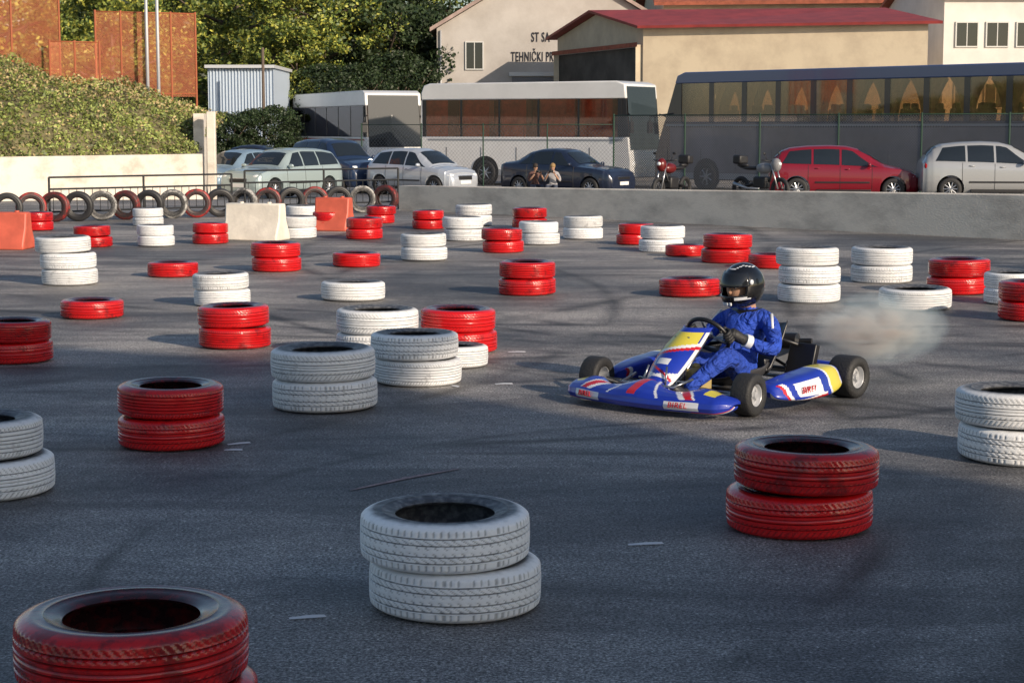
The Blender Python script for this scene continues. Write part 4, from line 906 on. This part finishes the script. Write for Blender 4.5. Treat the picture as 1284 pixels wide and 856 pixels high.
# ------------------------------------------------------------------ motorcycles and spectators
def motorbike(label,loc,rz,pm):
    loc=(loc[0],loc[1]*K_)
    t=thing('motorcycle',label,'motorcycle',(loc[0],loc[1],gz(loc[1])),rz,'motorcycles behind the wall')
    for x in(-.68,.70):
        e=new_obj('wheel',None,t,(x,0,.30)); P=MB(); P.tube([(.26*math.cos(a*.2618),0,.26*math.sin(a*.2618)) for a in range(24)],.05,10,closed=True); P.obj('tyre',RUB,e,smooth=True)
        P=MB(); P.tube([(.20*math.cos(a*.2618),0,.20*math.sin(a*.2618)) for a in range(24)],.014,6,closed=True)
        for i in range(6): P.tube([(0,0,0),(.2*math.cos(i*1.047),0,.2*math.sin(i*1.047))],.01,5)
        P.obj('rim',BLK,e,smooth=True)
    P=MB(); P.tube([(-.68,.08,.30),(-.2,.1,.42),(.3,.05,.5),(.42,0,.85)],.03,8); P.tube([(-.68,-.08,.30),(-.2,-.1,.42),(.3,-.05,.5)],.03,8); P.tube([(.42,0,.85),(-.1,0,.8),(-.7,0,.85)],.025,8); P.obj('frame',BLK,t,smooth=True)
    P=MB(); P.box((.05,0,.45),(.42,.26,.32)); P.obj('engine',BLK,t,bevel=.05)
    P=MB(); P.ball((.15,0,.83),(.28,.15,.14),16,10); P.obj('fuel_tank',pm,t,smooth=True)
    P=MB(); P.ball((-.3,0,.83),(.33,.13,.06),14,8); P.ball((-.62,0,.9),(.2,.1,.06),12,8); P.obj('seat',BLK,t,smooth=True)
    P=MB(); P.box((-.72,0,1.05),(.28,.34,.24)); P.obj('top_box',BLK,t,bevel=.05)
    P=MB()
    for s in(1,-1): P.tube([(.70,s*.09,.30),(.45,s*.09,.95)],.022,8)
    P.obj('front_fork',RIM,t,smooth=True)
    P=MB(); P.tube([(.36,.36,1.05),(.42,.2,1.03),(.43,-.2,1.03),(.36,-.36,1.05)],.014,8); P.tube([(.42,.2,1.03),(.4,.28,1.2)],.008,5); P.ball((.4,.29,1.22),(.02,.06,.035),8,6); P.tube([(.42,-.2,1.03),(.4,-.28,1.2)],.008,5); P.ball((.4,-.29,1.22),(.02,.06,.035),8,6); P.obj('handlebar',BLK,t,smooth=True)
    P=MB(); P.ball((.55,0,.92),(.15,.13,.18),14,10); P.obj('fairing',pm,t,smooth=True)
    P=MB(); P.ball((.68,0,.95),(.04,.06,.05),12,8); P.obj('headlight',HL,t,smooth=True)
    P=MB(); P.tube([(.1,-.14,.3),(-.3,-.16,.3),(-.8,-.16,.42)],[.02,.03,.045],10); P.obj('exhaust_pipe',RIM,t,smooth=True)
motorbike('black motorcycle with dark red tank parked beyond low wall',(4.2,37.6),R(-125),M('tank_dark_red',(.12,.01,.01),.3))
motorbike('grey and dark motorcycle parked beside red car',(6.55,37.8),R(-50),M('tank_grey',(.22,.22,.23),.3))
def sitter(label,loc,rz,shirt,hairc):
    loc=(loc[0],loc[1]*K_,gz(loc[1]*K_))
    t=thing('person',label,'person',loc,rz,'spectators behind the wall'); t.scale=(.72,.72,.72)
    J=[((0,0,.48),(.14,.15)),((-.02,0,.62),(.12,.14)),((.02,0,.80),(.12,.16)),((.04,0,.92),(.09,.12)),((.06,0,1.0),.05),((.08,0,1.06),.065),((.095,0,1.13),.085),((.09,0,1.2),.07)]
    E=[(i,i+1) for i in range(7)]
    for s in(1,-1):
        b=len(J); J+=[((.04,s*.15,.92),.065),((.10,s*.24,.78),.048),((.18,s*.26,.68),.042),((.30,s*.18,.80),.036),((.36,s*.10,.92),.028)]; E+=[(3,b)]+[(b+i,b+i+1) for i in range(4)]
        b=len(J); J+=[((.08,s*.1,.48),.09),((.42,s*.14,.52),.07),((.46,s*.14,.28),.055),((.44,s*.14,.08),.042),((.55,s*.14,.05),.045)]; E+=[(0,b)]+[(b+i,b+i+1) for i in range(4)]
    o=skin('body',J,E,[shirt,SKIN,M('trousers',(.04,.05,.08),.8)],t,2,0)
    for p in o.data.polygons:
        c=p.center
        if c.z>1.0 or c.x>.27 and c.z>.66: p.material_index=1
        elif c.z<.56: p.material_index=2
    P=MB(); P.ball((.075,0,1.175),(.105,.092,.10),16,10); P.obj('hair',hairc,t,smooth=True)
    P=MB(); P.ball((.185,0,1.12),(.014,.012,.018),8,6); P.obj('nose',SKIN,t,smooth=True)
    for s in(1,-1):
        P=MB()
        for i in range(4): P.tube([(.37+.006*i,s*(.10-.018*i+.03),.93),(.40,s*(.10-.018*i+.02),.965),(.40,s*(.085-.018*i+.02),.985)],[.011,.010,.008],6)
        P.tube([(.37,s*.08,.93),(.385,s*.05,.95),(.39,s*.04,.97)],[.012,.011,.008],6); P.obj('hand',SKIN,t,smooth=True)
        P=MB(); P.ball((.178,s*.03,1.15),(.008,.01,.007),8,6); P.obj('eye',ED,t,smooth=True)
    P=MB(); P.box((.42,0,1.0),(.07,.14,.09)); P.tube([(.45,0,1.0),(.54,0,1.0)],.035,12); P.obj('camera',BLK,t,bevel=.008)
    q=thing('stool','small dark folding stool under a spectator','stool',loc,rz,'folding stools')
    st=MB(); st.box((0,0,.25),(.36,.36,.035)); st.obj('seat',BLK,q)
    for a in(-.14,.14):
        for b_ in(-.14,.14): st=MB(); st.tube([(a,b_,0),(a,b_,.236)],.015,6); st.obj('leg',BLK,q)
HBL=M('hair_blond',(.30,.19,.08),.7,bump=.5,bs=40); HDK=M('hair_dark',(.03,.02,.015),.7,bump=.5,bs=40)
sitter('person in grey shirt sitting behind wall with camera',(.98,34.2),R(-100),M('shirt_grey',(.34,.33,.34),.8,bump=.4,bs=10),HBL)
sitter('person in brown shirt sitting behind wall with camera',(.55,34.6),R(-75),M('shirt_brown',(.12,.06,.05),.8,bump=.4,bs=10),HDK)
